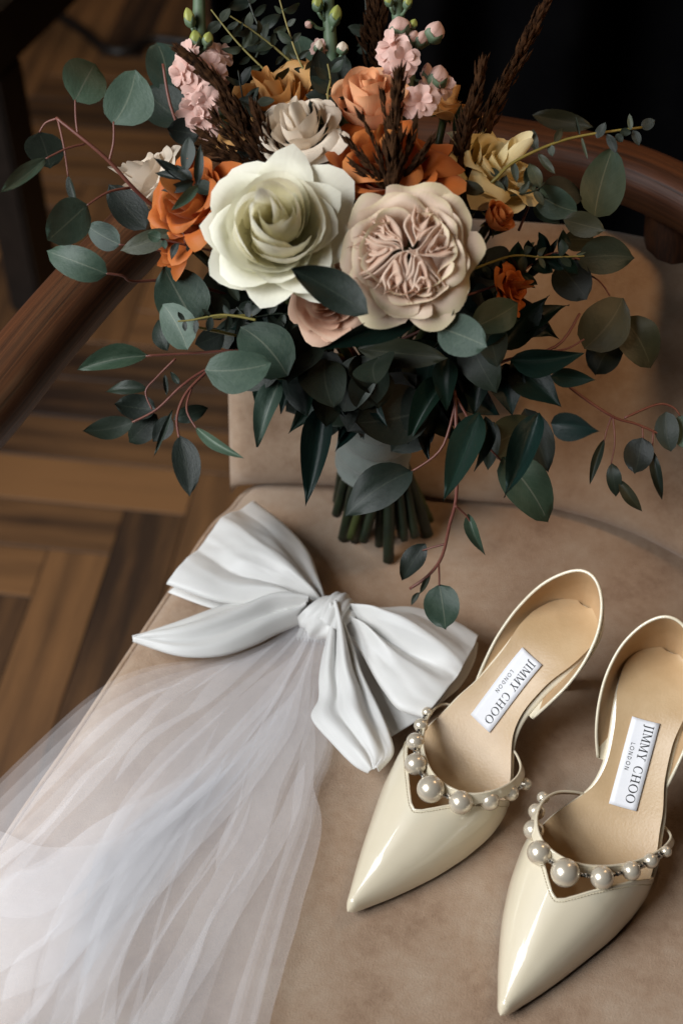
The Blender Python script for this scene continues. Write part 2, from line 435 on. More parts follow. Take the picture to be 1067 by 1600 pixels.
# backrest cushion
base = spline([(-.0795, .022, 0), (0, .016, 0), (.074, .004, 0), (.15, -.007, 0), (.215, -.04, 0), (.27, -.10, 0), (.30, -.18, 0)], 60)
def back_fn(a, b):
    i = min(int(a * 59), 58); fr = a * 59 - i; p = base[i].lerp(base[i + 1], fr)
    t_ = (base[i + 1] - base[i]).normalized(); n_ = Vector((-t_.y, t_.x, 0))     # points backwards
    e = min(a / .045, (1 - a) / .045, 1); e = sqrt(max(0, 1 - (1 - e) ** 2))
    hh = .172 - .012 * (a - .5) ** 2; th = .046 * e + .002
    # closed profile: front bottom -> front top -> back top -> back bottom
    w = b * 2 * pi
    s_ = -cos(w)                      # -1 bottom .. 1 top
    hz = hh / 2 * (1 + (abs(s_) ** .55) * (1 if s_ > 0 else -1)) * (.97 + .03 * e)
    sd_ = sin(w); off = -(abs(sd_) ** .5) * (1 if sd_ > 0 else -1) * th / 2
    bulge = .016 * sin(pi * min(1, max(0, hz / hh))) if sd_ > 0 else 0
    rec = hz * .46
    if sd_ > 0: bulge += .010 * math.exp(-((hz - .030) / .022) ** 2) - .020 * ss(.02, .16, a) * max(0, 1 - hz / .016) ** 1.6
    return p + n_ * (off + th / 2 + rec - bulge * e) + Vector((0, 0, hz - .006)) + t_ * (-.02 * hz)
v, f, u = grid(back_fn, 60, 40)
obj('backrest', v, f, 'suede', ch, u)
# curved arm and back rail
rz = .205
cp = [Vector((-.265, -.50, rz)), Vector((-.243, -.38, rz)), Z(-120, 775, rz), Z(0, 612, rz), Z(100, 490, rz), Z(185, 398, rz), Z(270, 325, rz), Vector((-.03, .135, rz)), Vector((.045, .155, rz)), Z(800, 232, rz), Z(950, 262, rz), Z(1067, 310, rz), Z(1180, 385, rz), Z(1300, 520, rz), Vector((.385, -.22, rz)), Vector((.41, -.38, rz)), Vector((.415, -.48, rz))]
path = spline(cp, 90)
def rail_section(k, a):
    i = k; t_ = (path[min(i + 1, 89)] - path[max(i - 1, 0)]).normalized(); n_ = Vector((-t_.y, t_.x, 0))
    x = cos(a); z = sin(a)
    sx = abs(x) ** .95 * (1 if x > 0 else -1); sz = abs(z) ** .9 * (1 if z > 0 else -1)
    return path[i] + n_ * sx * .0205 + Vector((0, 0, sz * .0185))
V, F, U = grid(lambda a, b: rail_section(round(b * 89), a * 2 * pi), 20, 90, True)
F.append(tuple(range(20))); F.append(tuple(89 * 20 + k for k in range(20)))
obj('arm_rail', V, F, 'walnut', ch, U)
def post(top, bot, r0, r1, name='post'):
    v, f, u = tube([bot, bot.lerp(top, .35), bot.lerp(top, .7), top], [r1, (r0 + r1) / 2, r0, r0 * 1.15], 12); obj(name, v, f, 'walnut', ch, u)
pr = Y(1054, 335, .085)
post(Vector((pr.x + .002, pr.y + .02, rz)), Vector((pr.x + .004, pr.y - .012, .135)), .019, .019)
post(Vector((.06, .157, rz)), Vector((.05, .09, -.09)), .015, .015)
post(Vector((-.262, -.47, rz)), Vector((-.225, -.43, -.09)), .016, .016)
post(Vector((.41, -.45, rz)), Vector((.37, -.41, -.09)), .016, .016)
path_end = path[0]
for p in ((-.20, -.40), (.35, -.40), (-.05, .02), (.27, .01)):
    post(Vector((p[0], p[1], -.09)), Vector((p[0] * 1.08, p[1] * 1.04, FZ)), .02, .013, 'leg')
# ------------------------------------------------------------------ shoes
SL = .2185
HW = [(0, .0008), (.004, .0028), (.01, .0055), (.02, .0105), (.035, .0172), (.05, .0232), (.07, .0300), (.09, .0342), (.105, .035), (.12, .031), (.135, .0225), (.15, .0175), (.165, .0178), (.18, .0198), (.195, .0202), (.207, .0160), (.2145, .0088), (.2185, .0008)]
CX = [(0, 0), (.05, .0006), (.09, .003), (.115, .0055), (.14, .0105), (.155, .0065), (.175, .001), (.2, -.003), (.2185, -.003)]
SZ = [(0, .0055), (.02, .0035), (.05, .003), (.085, .0034), (.105, .006), (.12, .0125), (.135, .0225), (.15, .037), (.165, .0505), (.18, .0605), (.195, .066), (.2185, .069)]
def smooth_tab(tab):
    n_ = 220; xs = [tab[0][0] + (tab[-1][0] - tab[0][0]) * i / n_ for i in range(n_ + 1)]
    ys = []
    for x in xs:
        for (a, p), (b, q) in zip(tab, tab[1:]):
            if x <= b + 1e-9: ys.append(p + (q - p) * (x - a) / (b - a)); break
    for _ in range(26):
        ys = [ys[0]] + [(ys[i - 1] + 2 * ys[i] + ys[i + 1]) / 4 for i in range(1, n_)] + [ys[-1]]
    def f_(x):
        t_ = min(max((x - xs[0]) / (xs[-1] - xs[0]), 0), 1) * n_; k = min(int(t_), n_ - 1); return ys[k] + (ys[k + 1] - ys[k]) * (t_ - k)
    return f_
hw = smooth_tab(HW); sz_ = smooth_tab(SZ); cx_ = smooth_tab(CX)
HV = smooth_tab([(0, .006), (.01, .0105), (.03, .0205), (.05, .029), (.07, .037), (.09, .043), (.12, .047)])


def text_polys():
    """serif capitals as outlines: {char: (advance, [polygons])}, cap height 1"""
    def rc(x0, y0, x1, y1): return [(x0, y0), (x1, y0), (x1, y1), (x0, y1)]
    def ring(cx, a, b, ai, bi, a0, a1, n_=26):
        q = []
        for i in range(n_):
            p = a0 + (a1 - a0) * i / n_; r = a0 + (a1 - a0) * (i + 1) / n_
            q.append([(cx + a * cos(p), .5 + b * sin(p)), (cx + a * cos(r), .5 + b * sin(r)), (cx + ai * cos(r), .5 + bi * sin(r)), (cx + ai * cos(p), .5 + bi * sin(p))])
        return q
    T_, t_, s_ = .15, .06, .055
    G = {}
    G['J'] = (.42, [rc(.17, .0, .17 + T_, 1), rc(.05, 1 - s_, .42, 1), [(.17, .0), (.17 + T_, .0), (.26, -.14), (.14, -.2), (.02, -.17), (.02, -.11), (.13, -.12)]])
    G['I'] = (.40, [rc(.125, 0, .125 + T_, 1), rc(.02, 0, .38, s_), rc(.02, 1 - s_, .38, 1)])
    G['M'] = (1.0, [rc(.10, 0, .10 + t_, 1), rc(.78, 0, .78 + T_, 1), [(.08, 1), (.26, 1), (.55, .12), (.47, .02)], [(.80, 1), (.87, 1), (.51, .02), (.46, .05)], rc(.0, 0, .27, s_), rc(.68, 0, 1.0, s_), rc(.0, 1 - s_, .2, 1), rc(.8, 1 - s_, 1.0, 1)])
    G['Y'] = (.80, [rc(.33, 0, .33 + T_, .45), [(.03, 1), (.22, 1), (.47, .42), (.34, .42)], [(.64, 1), (.72, 1), (.47, .40), (.42, .46)], rc(.2, 0, .6, s_), rc(.0, 1 - s_, .32, 1), rc(.55, 1 - s_, .82, 1)])
    G['C'] = (.84, ring(.45, .43, .52, .27, .47, radians(48), radians(312)) + [rc(.70, .66, .74, .95), rc(.70, .05, .74, .34)])
    G['H'] = (.92, [rc(.10, 0, .10 + T_, 1), rc(.66, 0, .66 + T_, 1), rc(.2, .48, .7, .48 + t_), rc(.0, 0, .36, s_), rc(.55, 0, .92, s_), rc(.0, 1 - s_, .36, 1), rc(.55, 1 - s_, .92, 1)])
    G['O'] = (.98, ring(.48, .47, .52, .31, .47, 0, 2 * pi, 36))
    G['l'] = (.6, [rc(.08, 0, .20, 1), rc(.08, 0, .58, .12)])
    G['o'] = (1.0, ring(.48, .47, .52, .35, .40, 0, 2 * pi, 24))
    G['n'] = (.9, [rc(.08, 0, .20, 1), rc(.68, 0, .80, 1), [(.08, 1), (.22, 1), (.80, 0), (.66, 0)]])
    G['d'] = (.9, [rc(.08, 0, .20, 1)] + [[(.14 + .62 * cos(p) , .5 + .5 * sin(p)), (.14 + .62 * cos(r), .5 + .5 * sin(r)), (.14 + .50 * cos(r), .5 + .38 * sin(r)), (.14 + .50 * cos(p), .5 + .38 * sin(p))] for p, r in [(-pi / 2 + pi * i / 14, -pi / 2 + pi * (i + 1) / 14) for i in range(14)]])
    G[' '] = (.42, [])
    return G
GLY = text_polys()


def text_layout(word, height, gap, ydown):
    w = sum(GLY[c][0] for c in word) + gap * (len(word) - 1); x = -w / 2; P = []
    for c in word:
        a, ps = GLY[c]
        for p in ps: P.append([((x + q[0]) * height * .92, ydown + q[1] * height) for q in p])
        x += a + gap
    return P


def make_shoe(tip, ax_deg, sg, label, off):
    """sg = +1 / -1: mirror of the last"""
    a0 = radians(ax_deg); hx = Vector((cos(a0), sin(a0), 0)); hy = Vector((-sin(a0), cos(a0), 0))
    def Wd(x, y, z): return Vector((tip.x, tip.y, 0)) + hx * x + hy * (y * sg) + Vector((0, 0, z))
    root = thing('shoe', Wd(.1, 0, 0), label, 'shoe', 'bridal shoes on the seat')
    def ins(x, yy): return sz_(x) + .0042 + .0022 * yy * yy * (1 if x > .1 else .4) - .0004
    # outsole + cream wrapped edge
    def solefn(a, b):
        x = .0045 + a * (SL - .0045); w = 2 * pi * b; c = cos(w); s = sin(w)
        arch = ss(.085, .13, x); wdt = hw(x) * (1.0) + .0018 * arch
        thk = .0024 + .0018 * arch
        y = cx_(x) + wdt * (abs(c) ** .35) * (1 if c > 0 else -1)
        return Wd(x, y, sz_(x) + .0012 - .001 + thk * .5 * (abs(s) ** .5) * (1 if s > 0 else -1) + .0004)
    v, f, u = grid(solefn, 90, 16)
    sole = obj('sole', v, f, None, root, u, mats=['sole_dark', 'patent'])
    for p in sole.data.polygons:
        c = sum(u[k][0] for k in p.vertices) / len(p.vertices) * SL
        p.material_index = 1 if c > .098 else 0
    # insole
    v, f, u = grid(lambda a, b: Wd(.012 + a * (SL - .0145), cx_(.012 + a * (SL - .0145)) + (2 * b - 1) * (hw(.012 + a * (SL - .0145)) - .0006 - .0004 * ss(.09, .12, a * SL) + .0016 * ss(.165, .185, a * SL)), ins(.012 + a * (SL - .0145), 2 * b - 1)), 90, 15)
    insole = obj('insole', v, f, 'insole', root, u)
    # stitching line and rim of insole at the heel
    st = []
    for k in range(60):
        q = -1 + 2 * k / 59; x = SL - .010 - .052 * abs(q) ** 1.7; y = cx_(x) + (1 if q > 0 else -1) * max(0, hw(x) - .0035) * min(1, abs(q) ** .5 * 1.15 + .0)
        st.append((x, y))
    # vamp: one skin from the toe tip to the V shaped opening
    VT = [(0, .0588), (.1, .0607), (.25, .066), (.5, .0765), (.7, .0865), (.85, .0955), (.95, .103), (1, .110)]
    def vtab(c):
        for (p, q), (r, s) in zip(VT, VT[1:]):
            if c <= r: return q + (s - q) * (c - p) / (r - p)
        return VT[-1][1]
    def vamp(th, lift):
        def fn(a, b):
            ang = pi * a; c = cos(ang)
            xe = vtab(abs(c))
            x = xe * b ** 1.15
            nose = sqrt(max(0, 1 - (1 - min(1, x / .0042)) ** 2))
            w = (hw(x) + .0012 - th) * max(.03, nose); h = max(.0006, HV(x) * (.25 + .75 * nose) * max(.08, nose) - th)
            yy = (abs(c) ** .86) * (1 if c > 0 else -1)
            zz = sin(ang) ** .9
            ridge = .0012 * math.exp(-(c / .25) ** 2) * ss(0, .05, x)
            side = 1 - .10 * (1 - zz) * 0
            sidez = sz_(x) + .0005
            bul = 1 + .02 * sin(ang * 2) ** 2 * ss(.02, .06, x)
            return Wd(x + th * .6, cx_(x) + w * yy * bul * side, sidez + h * zz + ridge + lift)
        return fn
    v, f, u = grid(vamp(0, 0), 61, 44); vm = obj('vamp', v, f, 'patent', root, u)
    v2, f2, u2 = grid(vamp(.0013, .0002), 61, 44); obj('vamp_lining', v2, f2, 'lining', vm, u2)
    edge = [vamp(.0006, .0002)(i / 60, 1.0) for i in range(61)]
    v, f, u = tube(edge, .00085, 6); obj('edge_binding', v, f, 'patent', vm, u)
    ste = [vamp(-.0002, 0)(i / 90, .982 - .004 * abs(cos(pi * i / 90))) for i in range(91)]
    S_ = []
    for i in range(4, 87, 1):
        p, q = ste[i], ste[i + 1]; S_.append(tube([p.lerp(q, .12), p.lerp(q, .8)], .00022, 4))
    v, f, u = join(S_); obj('stitching', v, f, 'thread', vm, u)
    # strap over the instep
    sp = [(.1405, .0325, .0185), (.1345, .0385, .0205), (.1195, .0365, .0275), (.103, .0283, .0335), (.0905, .0180, .0385), (.0815, .0055, .0425), (.079, -.0070, .0445), (.083, -.0190, .0443), (.094, -.0270, .0420), (.109, -.0300, .0365), (.1225, -.0270, .0305), (.132, -.0180, .0250), (.1375, -.0085, .0195)]
    sp = spline(sp, 70); ctr_ = Vector((.115, .006, 0))
    def strap(thk):
        def fn(a, b):
            i = min(round(a * 69), 69); p = sp[i]; o_ = Vector((p.x - ctr_.x, p.y - ctr_.y, 0)).normalized()
            hgt = .0052
            k = a * 69
            e = min(1, min(a, 1 - a) / .03)
            return Wd(p.x + o_.x * (thk + .0022 * b), p.y + o_.y * (thk + .0022 * b), p.z + .001 - hgt * b)
        return fn
    A = grid(strap(.0011), 70, 5); B = grid(strap(-.0003), 70, 5)
    s1 = obj('strap', A[0], A[1], 'patent', root, A[2]); obj('strap_lining', B[0], B[1], 'lining', s1, B[2])
    v, f, u = tube([Wd(p.x + .0004 * (p.x - ctr_.x) / .04, p.y + .0004 * (p.y - ctr_.y) / .04, p.z + .001) for p in sp], .00085, 6); obj('strap_edge', v, f, 'patent', s1, u)
    # lower tabs that carry the strap ends down to the sole
    # pearls and the small metal beads between them
    PR = [(.1222, .0400, .0262, .0033), (.1095, .0352, .0312, .0043), (.0955, .0288, .0362, .0053), (.0808, .0174, .0412, .0064), (.0718, -.0003, .0442, .0079), (.0768, -.0176, .0422, .0068), (.0912, -.0272, .0364, .0058), (.1062, -.0318, .0306, .0048), (.1198, -.0335, .0248, .0037)]
    bm = bmesh.new(); bmesh.ops.create_uvsphere(bm, u_segments=24, v_segments=16, radius=1); me = bpy.data.meshes.new('pearl'); bm.to_mesh(me); bm.free()
    me.materials.append(MATS['pearl']); me.polygons.foreach_set('use_smooth', [True] * len(me.polygons))
    bm = bmesh.new(); bmesh.ops.create_icosphere(bm, subdivisions=1, radius=1); mb = bpy.data.meshes.new('bead'); bm.to_mesh(mb); bm.free(); mb.materials.append(MATS['silver'])
    C_ = []
    for x, y, z, r in PR:
        o = bpy.data.objects.new('pearl', me); COL.objects.link(o); adopt(o, root); o.location = Wd(x, y, z); o.scale = (r, r, r); C_.append((Wd(x, y, z), r))
    for (p, r), (q, s) in zip(C_, C_[1:]):
        d_ = (q - p); ln = d_.length; d_.normalize(); g0 = r; g1 = ln - s; gap = g1 - g0
        k = max(1, round(gap / .0022))
        for i in range(k):
            o = bpy.data.objects.new('bead', mb); COL.objects.link(o); adopt(o, root)
            o.location = p + d_ * (g0 + gap * (i + .5) / k); o.scale = (.00145,) * 3; o.rotation_euler = (i, .5, i * 2)
    # heel counter
    rim = spline([(.1515, .0265, .0395), (.160, .0275, .0500), (.172, .0278, .063), (.186, .0245, .079), (.199, .0165, .0955), (.2085, .0035, .1075), (.2095, -.0085, .110), (.2040, -.0190, .1030), (.193, -.0262, .0915), (.180, -.0282, .0785), (.168, -.0262, .0655), (.157, -.0215, .0535), (.150, -.0155, .0400)], 60)
    def botp(a):
        q = 1 - 2 * a; s = 1 if q > 0 else -1
        x = .1515 + (SL - .1515) * (1 - abs(q) ** 2.2); return x, cx_(x) + s * (hw(x) + .0015), sz_(x) + .0005
    def counter(th):
        def fn(a, b):
            r = rim[min(59, round(a * 59))]; x, y, z = botp(a)
            bx, by, bz = r.x + (x - r.x) * b, r.y + (y - r.y) * b, r.z + (z - r.z) * b
            c0 = Vector((.18, -.001, 0)); o_ = Vector((bx - c0.x, by - c0.y, 0)); k = sin(pi * b) * min(1, (r.z - z) / .02)
            o_.normalize(); return Wd(bx + o_.x * (.0035 * k - th), by + o_.y * (.0035 * k - th), bz)
        return fn
    A = grid(counter(0), 60, 12); hc = obj('heel_counter', A[0], A[1], 'patent', root, A[2])
    B = grid(counter(.0014), 60, 12); obj('counter_lining', B[0], B[1], 'lining', hc, B[2])
    v, f, u = tube([counter(.0007)(i / 59, 0) for i in range(60)], .001, 6); obj('counter_edge', v, f, 'patent', hc, u)
    cs = [counter(-.0002)(i / 110, .07) for i in range(111)]
    v, f, u = join([tube([p.lerp(q, .1), p.lerp(q, .75)], .0002, 4) for p, q in zip(cs[4:-4], cs[5:-3])]); obj('stitching', v, f, 'thread', hc, u)
    # stiletto heel
    def heel(a, b):
        w = 2 * pi * a; t_ = b
        zt = sz_(.195); z = zt * (1 - t_)
        k = (1 - t_) ** 2.6
        rx = .0045 + .0205 * k; ry = .0042 + .0165 * k
        xc = .2065 - .0 - (.0125) * k + .002 * t_
        x = xc + rx * cos(w)
        zz = min(z, sz_(min(SL, x)) - .0005)
        return Wd(x, cx_(.205) + ry * sin(w), max(0, zz))
    v, f, u = grid(heel, 20, 20, True); f.append(tuple(19 * 20 + k for k in range(20)))
    obj('heel', v, f, 'patent', root, u)
    # label with lettering, lying on the insole
    xc, yc, rot = off
    def onins(a, b, lift):
        # a: towards the toe, b: up side of the lettering (always the same hand)
        ca, sa = cos(rot), sin(rot)
        X = xc - (a * ca + b * sa) * .86; Yw = yc * sg - (b * ca - a * sa)      # Yw in unmirrored frame
        yl = Yw * sg; q = (yl - cx_(X)) / max(.01, hw(X))
        return Wd(X, yl, ins(X, max(-1, min(1, q))) + lift)
    LL, LW = .0450, .0158
    v, f, u = grid(lambda a, b: onins((a - .5) * LL, (b - .5) * LW, .0012), 24, 6)
    lab = obj('label', v, f, 'label_white', root, u); sd = lab.modifiers.new('s', 'SOLIDIFY'); sd.thickness = .0004; sd.offset = 1
    P = text_layout('JIMMY CHOO', .0050, .10, .0004)
    V, F = [], []
    for p in P:
        o_ = len(V); V += [onins(q[0], q[1], .00195) for q in p]; F.append(tuple(range(o_, o_ + len(p))))
    t1 = obj('brand_lettering', V, F, 'ink', lab, None, False)
    P = text_layout('london', .0023, .26, -.0046)
    V, F = [], []
    for p in P:
        o_ = len(V); V += [onins(q[0] - .002, q[1], .00195) for q in p]; F.append(tuple(range(o_, o_ + len(p))))
    obj('city_lettering', V, F, 'ink', lab, None, False)
    return root


make_shoe(Z(543, 1428, .004), 50, 1, 'cream patent pointed shoe touching the tail of the white bow', (.154, .0068, radians(9)))
make_shoe(Z(781, 1590, .004), 59.5, -1, 'cream patent pointed shoe with its heel cut off by the frame, apart from the bow', (.154, .0050, radians(-9)))
# ------------------------------------------------------------------ satin bow with tulle veil
veil = thing('bridal_veil', Z(512, 966), 'white satin bow with a long sheer tulle veil spread over the tan seat', 'veil')
def px_edge(pts, z): return [Z(p[0], p[1], (p[2] if len(p) > 2 else z)) for p in pts]
def patch(A, M, B, n, zfn, z0=.004, nv=34):
    """cloth between edge A and edge B (through M at mid width); zfn(s,t) height"""
    A = spline(px_edge(A, z0), n); B = spline(px_edge(B, z0), n); M = spline(px_edge(M, z0), n) if M else None
    def fn(a, b):
        i = min(n - 1, round(b * (n - 1))); t = a
        if M:
            p = A[i] * (1 - t) * (1 - 2 * t) + M[i] * 4 * t * (1 - t) + B[i] * t * (2 * t - 1)
        else: p = A[i].lerp(B[i], t)
        h = zfn(b, t)
        sd = A[0].x * 300 + A[-1].y * 170
        nz = noise.noise(Vector((b * 2.0 + .5 * t, t * 3.6 + 1.2 * b, sd)))
        nz2 = noise.noise(Vector((b * 5 + t * 2.5, t * 13 - 2 * b, sd + 9)))
        e = min(1, 5 * min(t, 1 - t) + .15)
        return p + Vector((0, 0, h + (nz * .0030 + nz2 * .0006) * e * min(1, b * 3)))
    return grid(fn, nv, n)
def cloth(name, g, th=.0007):
    o = obj(name, g[0], g[1], 'satin', veil, g[2]); s = o.modifiers.new('s', 'SOLIDIFY'); s.thickness = th; s.offset = -1
    return o
# left loop (upper face, lower face)
def zl(s, t):
    pl = .0040 * (1 - s) ** 2.4 * cos(t * 15 + 2.2 * s) 
    ridge = .0075 * max(0, 1 - abs(t - (.36 + .10 * (1 - s))) / .20) * s ** .7
    val = -.0065 * max(0, 1 - abs(t - .62 - .12 * sin(s * 3)) / .13) * sin(pi * min(1, s * .9)) ** .6
    puff = .013 * (sin(pi * t) ** .55) * (1 - .50 * s ** 2.5)
    return .010 + puff * (.25 + .75 * ss(0, .3, s)) + pl * ss(0, .12, s) + ridge + val
LA = [(508, 956), (497, 922), (484, 884), (466, 858), (437, 830), (398, 800)]
LM = [(504, 962), (462, 938), (420, 912), (390, 895), (362, 877), (331, 864)]
LB = [(500, 970), (445, 963), (400, 960), (365, 958), (325, 951), (263, 928)]
g = patch(LA, LM, LB, 64, zl, .012, 60); cloth('bow_loop', g)
g = patch([(x + 2, y + 3) for x, y in LA], LM, [(x, y - 2) for x, y in LB], 26, lambda s, t: -.003 * sin(pi * t) + .0025 * 0, .008, 16); cloth('bow_loop_back', g)
# right loop
def zr(s, t):
    pl = .0040 * (1 - s) ** 2.2 * cos(t * 16 + 1.6 * s + 1)
    ridge = .0070 * max(0, 1 - abs(t - .30 - .1 * s) / .2) * sin(pi * min(1, s * .95))
    val = -.0070 * max(0, 1 - abs(t - .60 + .10 * s) / .13) * sin(pi * min(1, s)) ** .7
    puff = .015 * (sin(pi * t) ** .55) * (1 - .55 * s ** 2.2)
    return .010 + puff * (.25 + .75 * ss(0, .3, s)) + pl * ss(0, .12, s) + ridge + val
RA = [(520, 960), (556, 968), (598, 966), (640, 964), (684, 975), (718, 990), (746, 1007)]
RM = [(518, 968), (556, 990), (592, 1012), (624, 1030), (656, 1048), (690, 1068), (712, 1082)]
RB = [(514, 976), (545, 1008), (566, 1040), (582, 1070), (600, 1098), (622, 1124), (660, 1138)]
g = patch(RA, RM, RB, 64, zr, .012, 60); cloth('bow_loop', g)
g = patch(RA, RM, [(516, 978), (546, 1016), (560, 1050), (572, 1085), (580, 1106), (596, 1132), (612, 1150)], 30, lambda s, t: .002 + .004 * sin(t * 7 + 3) * s * t, .007, 24); cloth('bow_loop_back', g)
# tails
def zt1(s, t):
    return .006 + .010 * sin(pi * t) ** .6 * (1 - .6 * s) + .0035 * (1 - s) * cos(t * 15) + .005 * math.exp(-((t - .45) / .16) ** 2) * sin(pi * s) + .006 * (1 - s)
TA = [(488, 966), (462, 955), (428, 945), (385, 952), (335, 966), (278, 985), (210, 1007)]
TB = [(478, 978), (466, 988), (432, 1003), (392, 1022), (342, 1036), (280, 1034), (211, 1011)]
g = patch(TA, None, TB, 60, zt1, .009, 34); cloth('bow_tail', g, .0009)
def zt2(s, t):
    return .008 + .009 * sin(pi * t) ** .6 * (1 - .55 * s) + .0055 * (1 - s) ** .8 * cos(t * 15.5 + 2.6) + .010 * (1 - s) ** 2 - .0055 * math.exp(-((t - .28) / .14) ** 2) * sin(pi * min(1, s * 1.2)) ** .8
TA = [(513, 988), (513, 1010), (505, 1042), (500, 1072), (499, 1105), (488, 1133), (518, 1170), (552, 1205), (576, 1219)]
TB = [(530, 986), (541, 1012), (553, 1042), (563, 1070), (577, 1098), (594, 1130), (608, 1164), (612, 1192), (590, 1217)]
g = patch(TA, None, TB, 60, zt2, .010, 34); cloth('bow_tail', g, .0009)
# knot: a band wrapped round the middle, creased
kc = Z(511, 968, .020); ka = (Z(540, 985, .02) - Z(480, 950, .02)).normalized(); kb = Vector((-ka.y, ka.x, 0))
def knot(a, b):
    w = 2 * pi * a; q = (b - .5) * 2
    R = .0165 * (1 - .30 * q * q); wd = .0135
    fold = .0011 * cos(q * 6 + 1.5 * sin(w)) + .0004 * cos(q * 11 + 2 * w)
    lop = 1 + .14 * sin(w * 1 + 1.2 + q)
    r = (R + fold) * lop
    off = .0045 * sin(w + .5)
    return kc + ka * (q * wd + off) + kb * (cos(w) * r * 1.02) + Vector((0, 0, sin(w) * r * .92))
v, f, u = grid(knot, 48, 26, True); obj('knot', v, f, 'satin', veil, u)
def knot2(a, b):
    w = -.35 + 2.6 * a; q = (b - .5) * 2
    r = .0195 - .003 * q * q + .0008 * cos(q * 8)
    return kc + ka * (q * .0068 + .004 + .010 * (a - .5)) + kb * (cos(w) * r) + Vector((0, 0, sin(w) * r * .92))
v, f, u = grid(knot2, 26, 12); o = obj('knot_wrap', v, f, 'satin', veil, u); s = o.modifiers.new('s', 'SOLIDIFY'); s.thickness = .0012; s.offset = 1
# gathered band where the tulle is sewn on
def band(a, b):
    p = Z(474 + 48 * a, 988 + 14 * a + 3 * sin(a * 40), .004); e = Z(463 + 58 * a, 1004 + 6 * a, .003)
    q = p.lerp(e, b); return q + Vector((0, 0, .004 + .0022 * cos(a * 70) + .008 * (1 - b)))
v, f, u = grid(band, 60, 6); obj('gathering', v, f, 'satin', veil, u)
# tulle: sheer layers fanning out, pleated so that the cloth doubles over itself
EL = [(472, 990), (420, 1016), (330, 1037), (235, 1050), (150, 1085), (60, 1148), (-30, 1215), (-140, 1300)]
EM = [(490, 1000), (450, 1060), (395, 1135), (325, 1230), (250, 1330), (170, 1450), (95, 1570), (20, 1700)]
ER = [(520, 998), (524, 1080), (520, 1185), (500, 1240), (488, 1300), (455, 1395), (428, 1490), (400, 1600), (380, 1700)]
EL_, EM_, ER_ = [spline([Z(*p) for p in e], 80) for e in (EL, EM, ER)]
edgeL = [Z(345, 790), Z(262, 915), Z(210, 993), Z(105, 1150), Z(0, 1305), Vector((-.236, -.36, 0))]
def seat_x(y):
    for p, q in zip(edgeL, edgeL[1:]):
        if p.y >= y >= q.y: return p.x + (q.x - p.x) * (p.y - y) / (p.y - q.y)
    return edgeL[-1].x if y < edgeL[-1].y else edgeL[0].x
def tulle(seed, t0, t1, amp, zoff, ks=(1.5, 2, 3, 4, 5, 6, 7, 9, 11, 13), nc=520, nr=80):
    rr = random.Random(seed); W_ = [(kk, rr.uniform(0, 6.3), rr.uniform(.5, 1), rr.uniform(-1.7, 1.7), rr.uniform(0, 6)) for kk in rr.sample(ks, 9)]
    PLT = [(rr.uniform(t0 + .05, t1 - .05), rr.uniform(.02, .085), rr.uniform(.7, 1.5), rr.uniform(-.1, .5), rr.uniform(.6, 1.3), rr.uniform(-.12, .12)) for _ in range(6)]
    def fn(a, b):
        t = t0 + (t1 - t0) * a; s = b
        sh = 0; hz = 0; spread = .25 + .75 * min(1, s * 1.6)
        for k, ph, am, dr, p2 in W_:
            arg = 2 * pi * k * t * .5 + ph + dr * s * 1.5 + .5 * sin(3 * s + p2)
            local = .55 + .45 * sin(2.7 * s + p2 + 4 * t)
            sh += am * local / k * sin(arg); hz += am * local / (k ** .7) * cos(arg + .7)
        env = min(1, 6 * a, 6 * (1 - a))
        t2 = t + amp * sh * env * (.5 + .7 * s)
        t2 += .020 * env * noise.noise(Vector((s * 4 + seed, t * 5, 1.5))) + .006 * env * noise.noise(Vector((s * 13, t * 16 + seed, 4.5)))
        hz += 1.2 * noise.noise(Vector((s * 9, t * 11, seed + .5)))
        for c0_, w_, am_, f0, f1, dr_ in PLT:
            x_ = (t - c0_ - dr_ * (s - .5) - .03 * noise.noise(Vector((s * 3, c0_ * 40, seed)))) / w_
            if abs(x_) < 1:
                k_ = am_ * ss(f0, f0 + .15, s) * (1 - ss(f1 - .15, f1, s)); t2 -= k_ * w_ * sin(pi * x_) * (1 - x_ * x_); hz += 1.6 * k_ * (1 - x_ * x_)
        i = s * 79; k = min(78, int(i)); fr = i - k
        L, M, R = [e[k].lerp(e[k + 1], fr) for e in (EL_, EM_, ER_)]
        p = L * (1 - t2) * (1 - 2 * t2) + M * 4 * t2 * (1 - t2) + R * t2 * (2 * t2 - 1)
        z = zoff + .0030 + .0010 * max(-1.5, hz) * env * spread + .010 * (1 - s) ** 6 + .003 * spread
        z = max(zoff * .6 + .0006, z)
        d = seat_x(p.y) + .012 - p.x
        if d > 0: z -= min(.35, 3.2 * d ** 1.7 + d * .12)
        return p + Vector((0, 0, z))
    v, f, u = grid(fn, nc, nr); return obj('tulle_layer', v, f, 'tulle', veil, u)
FINE = (2, 3, 5, 7, 8, 9, 11, 13, 15, 19)
tulle(1, 0, 1, .30, .0)
tulle(2, .02, .99, .40, .002, FINE)
tulle(3, .06, .97, .40, .004)
tulle(4, .16, .96, .46, .006, FINE)
tulle(11, .10, .88, .44, .008, (1.5, 2.5, 3.5, 4, 5, 6, 7, 9, 12, 17))
# ------------------------------------------------------------------ bouquet
bq = thing('bouquet', Z(598, 836), 'bridal bouquet of roses, stock and eucalyptus leaning against the chair back', 'bouquet')
KP = D(590, 640, .885)                 # binding point, under the flower heads
BOT = Z(598, 822, .0)
rb = random.Random(11)


def stem_to_bind(p, bend=.5):
    mid = p.lerp(KP, .55) + Vector((rb.uniform(-.006, .006), .012 * bend, -.004))
    return spline([p, p.lerp(mid, .5), mid, KP + Vector((rb.uniform(-.01, .01), rb.uniform(-.008, .008), 0))], 9)


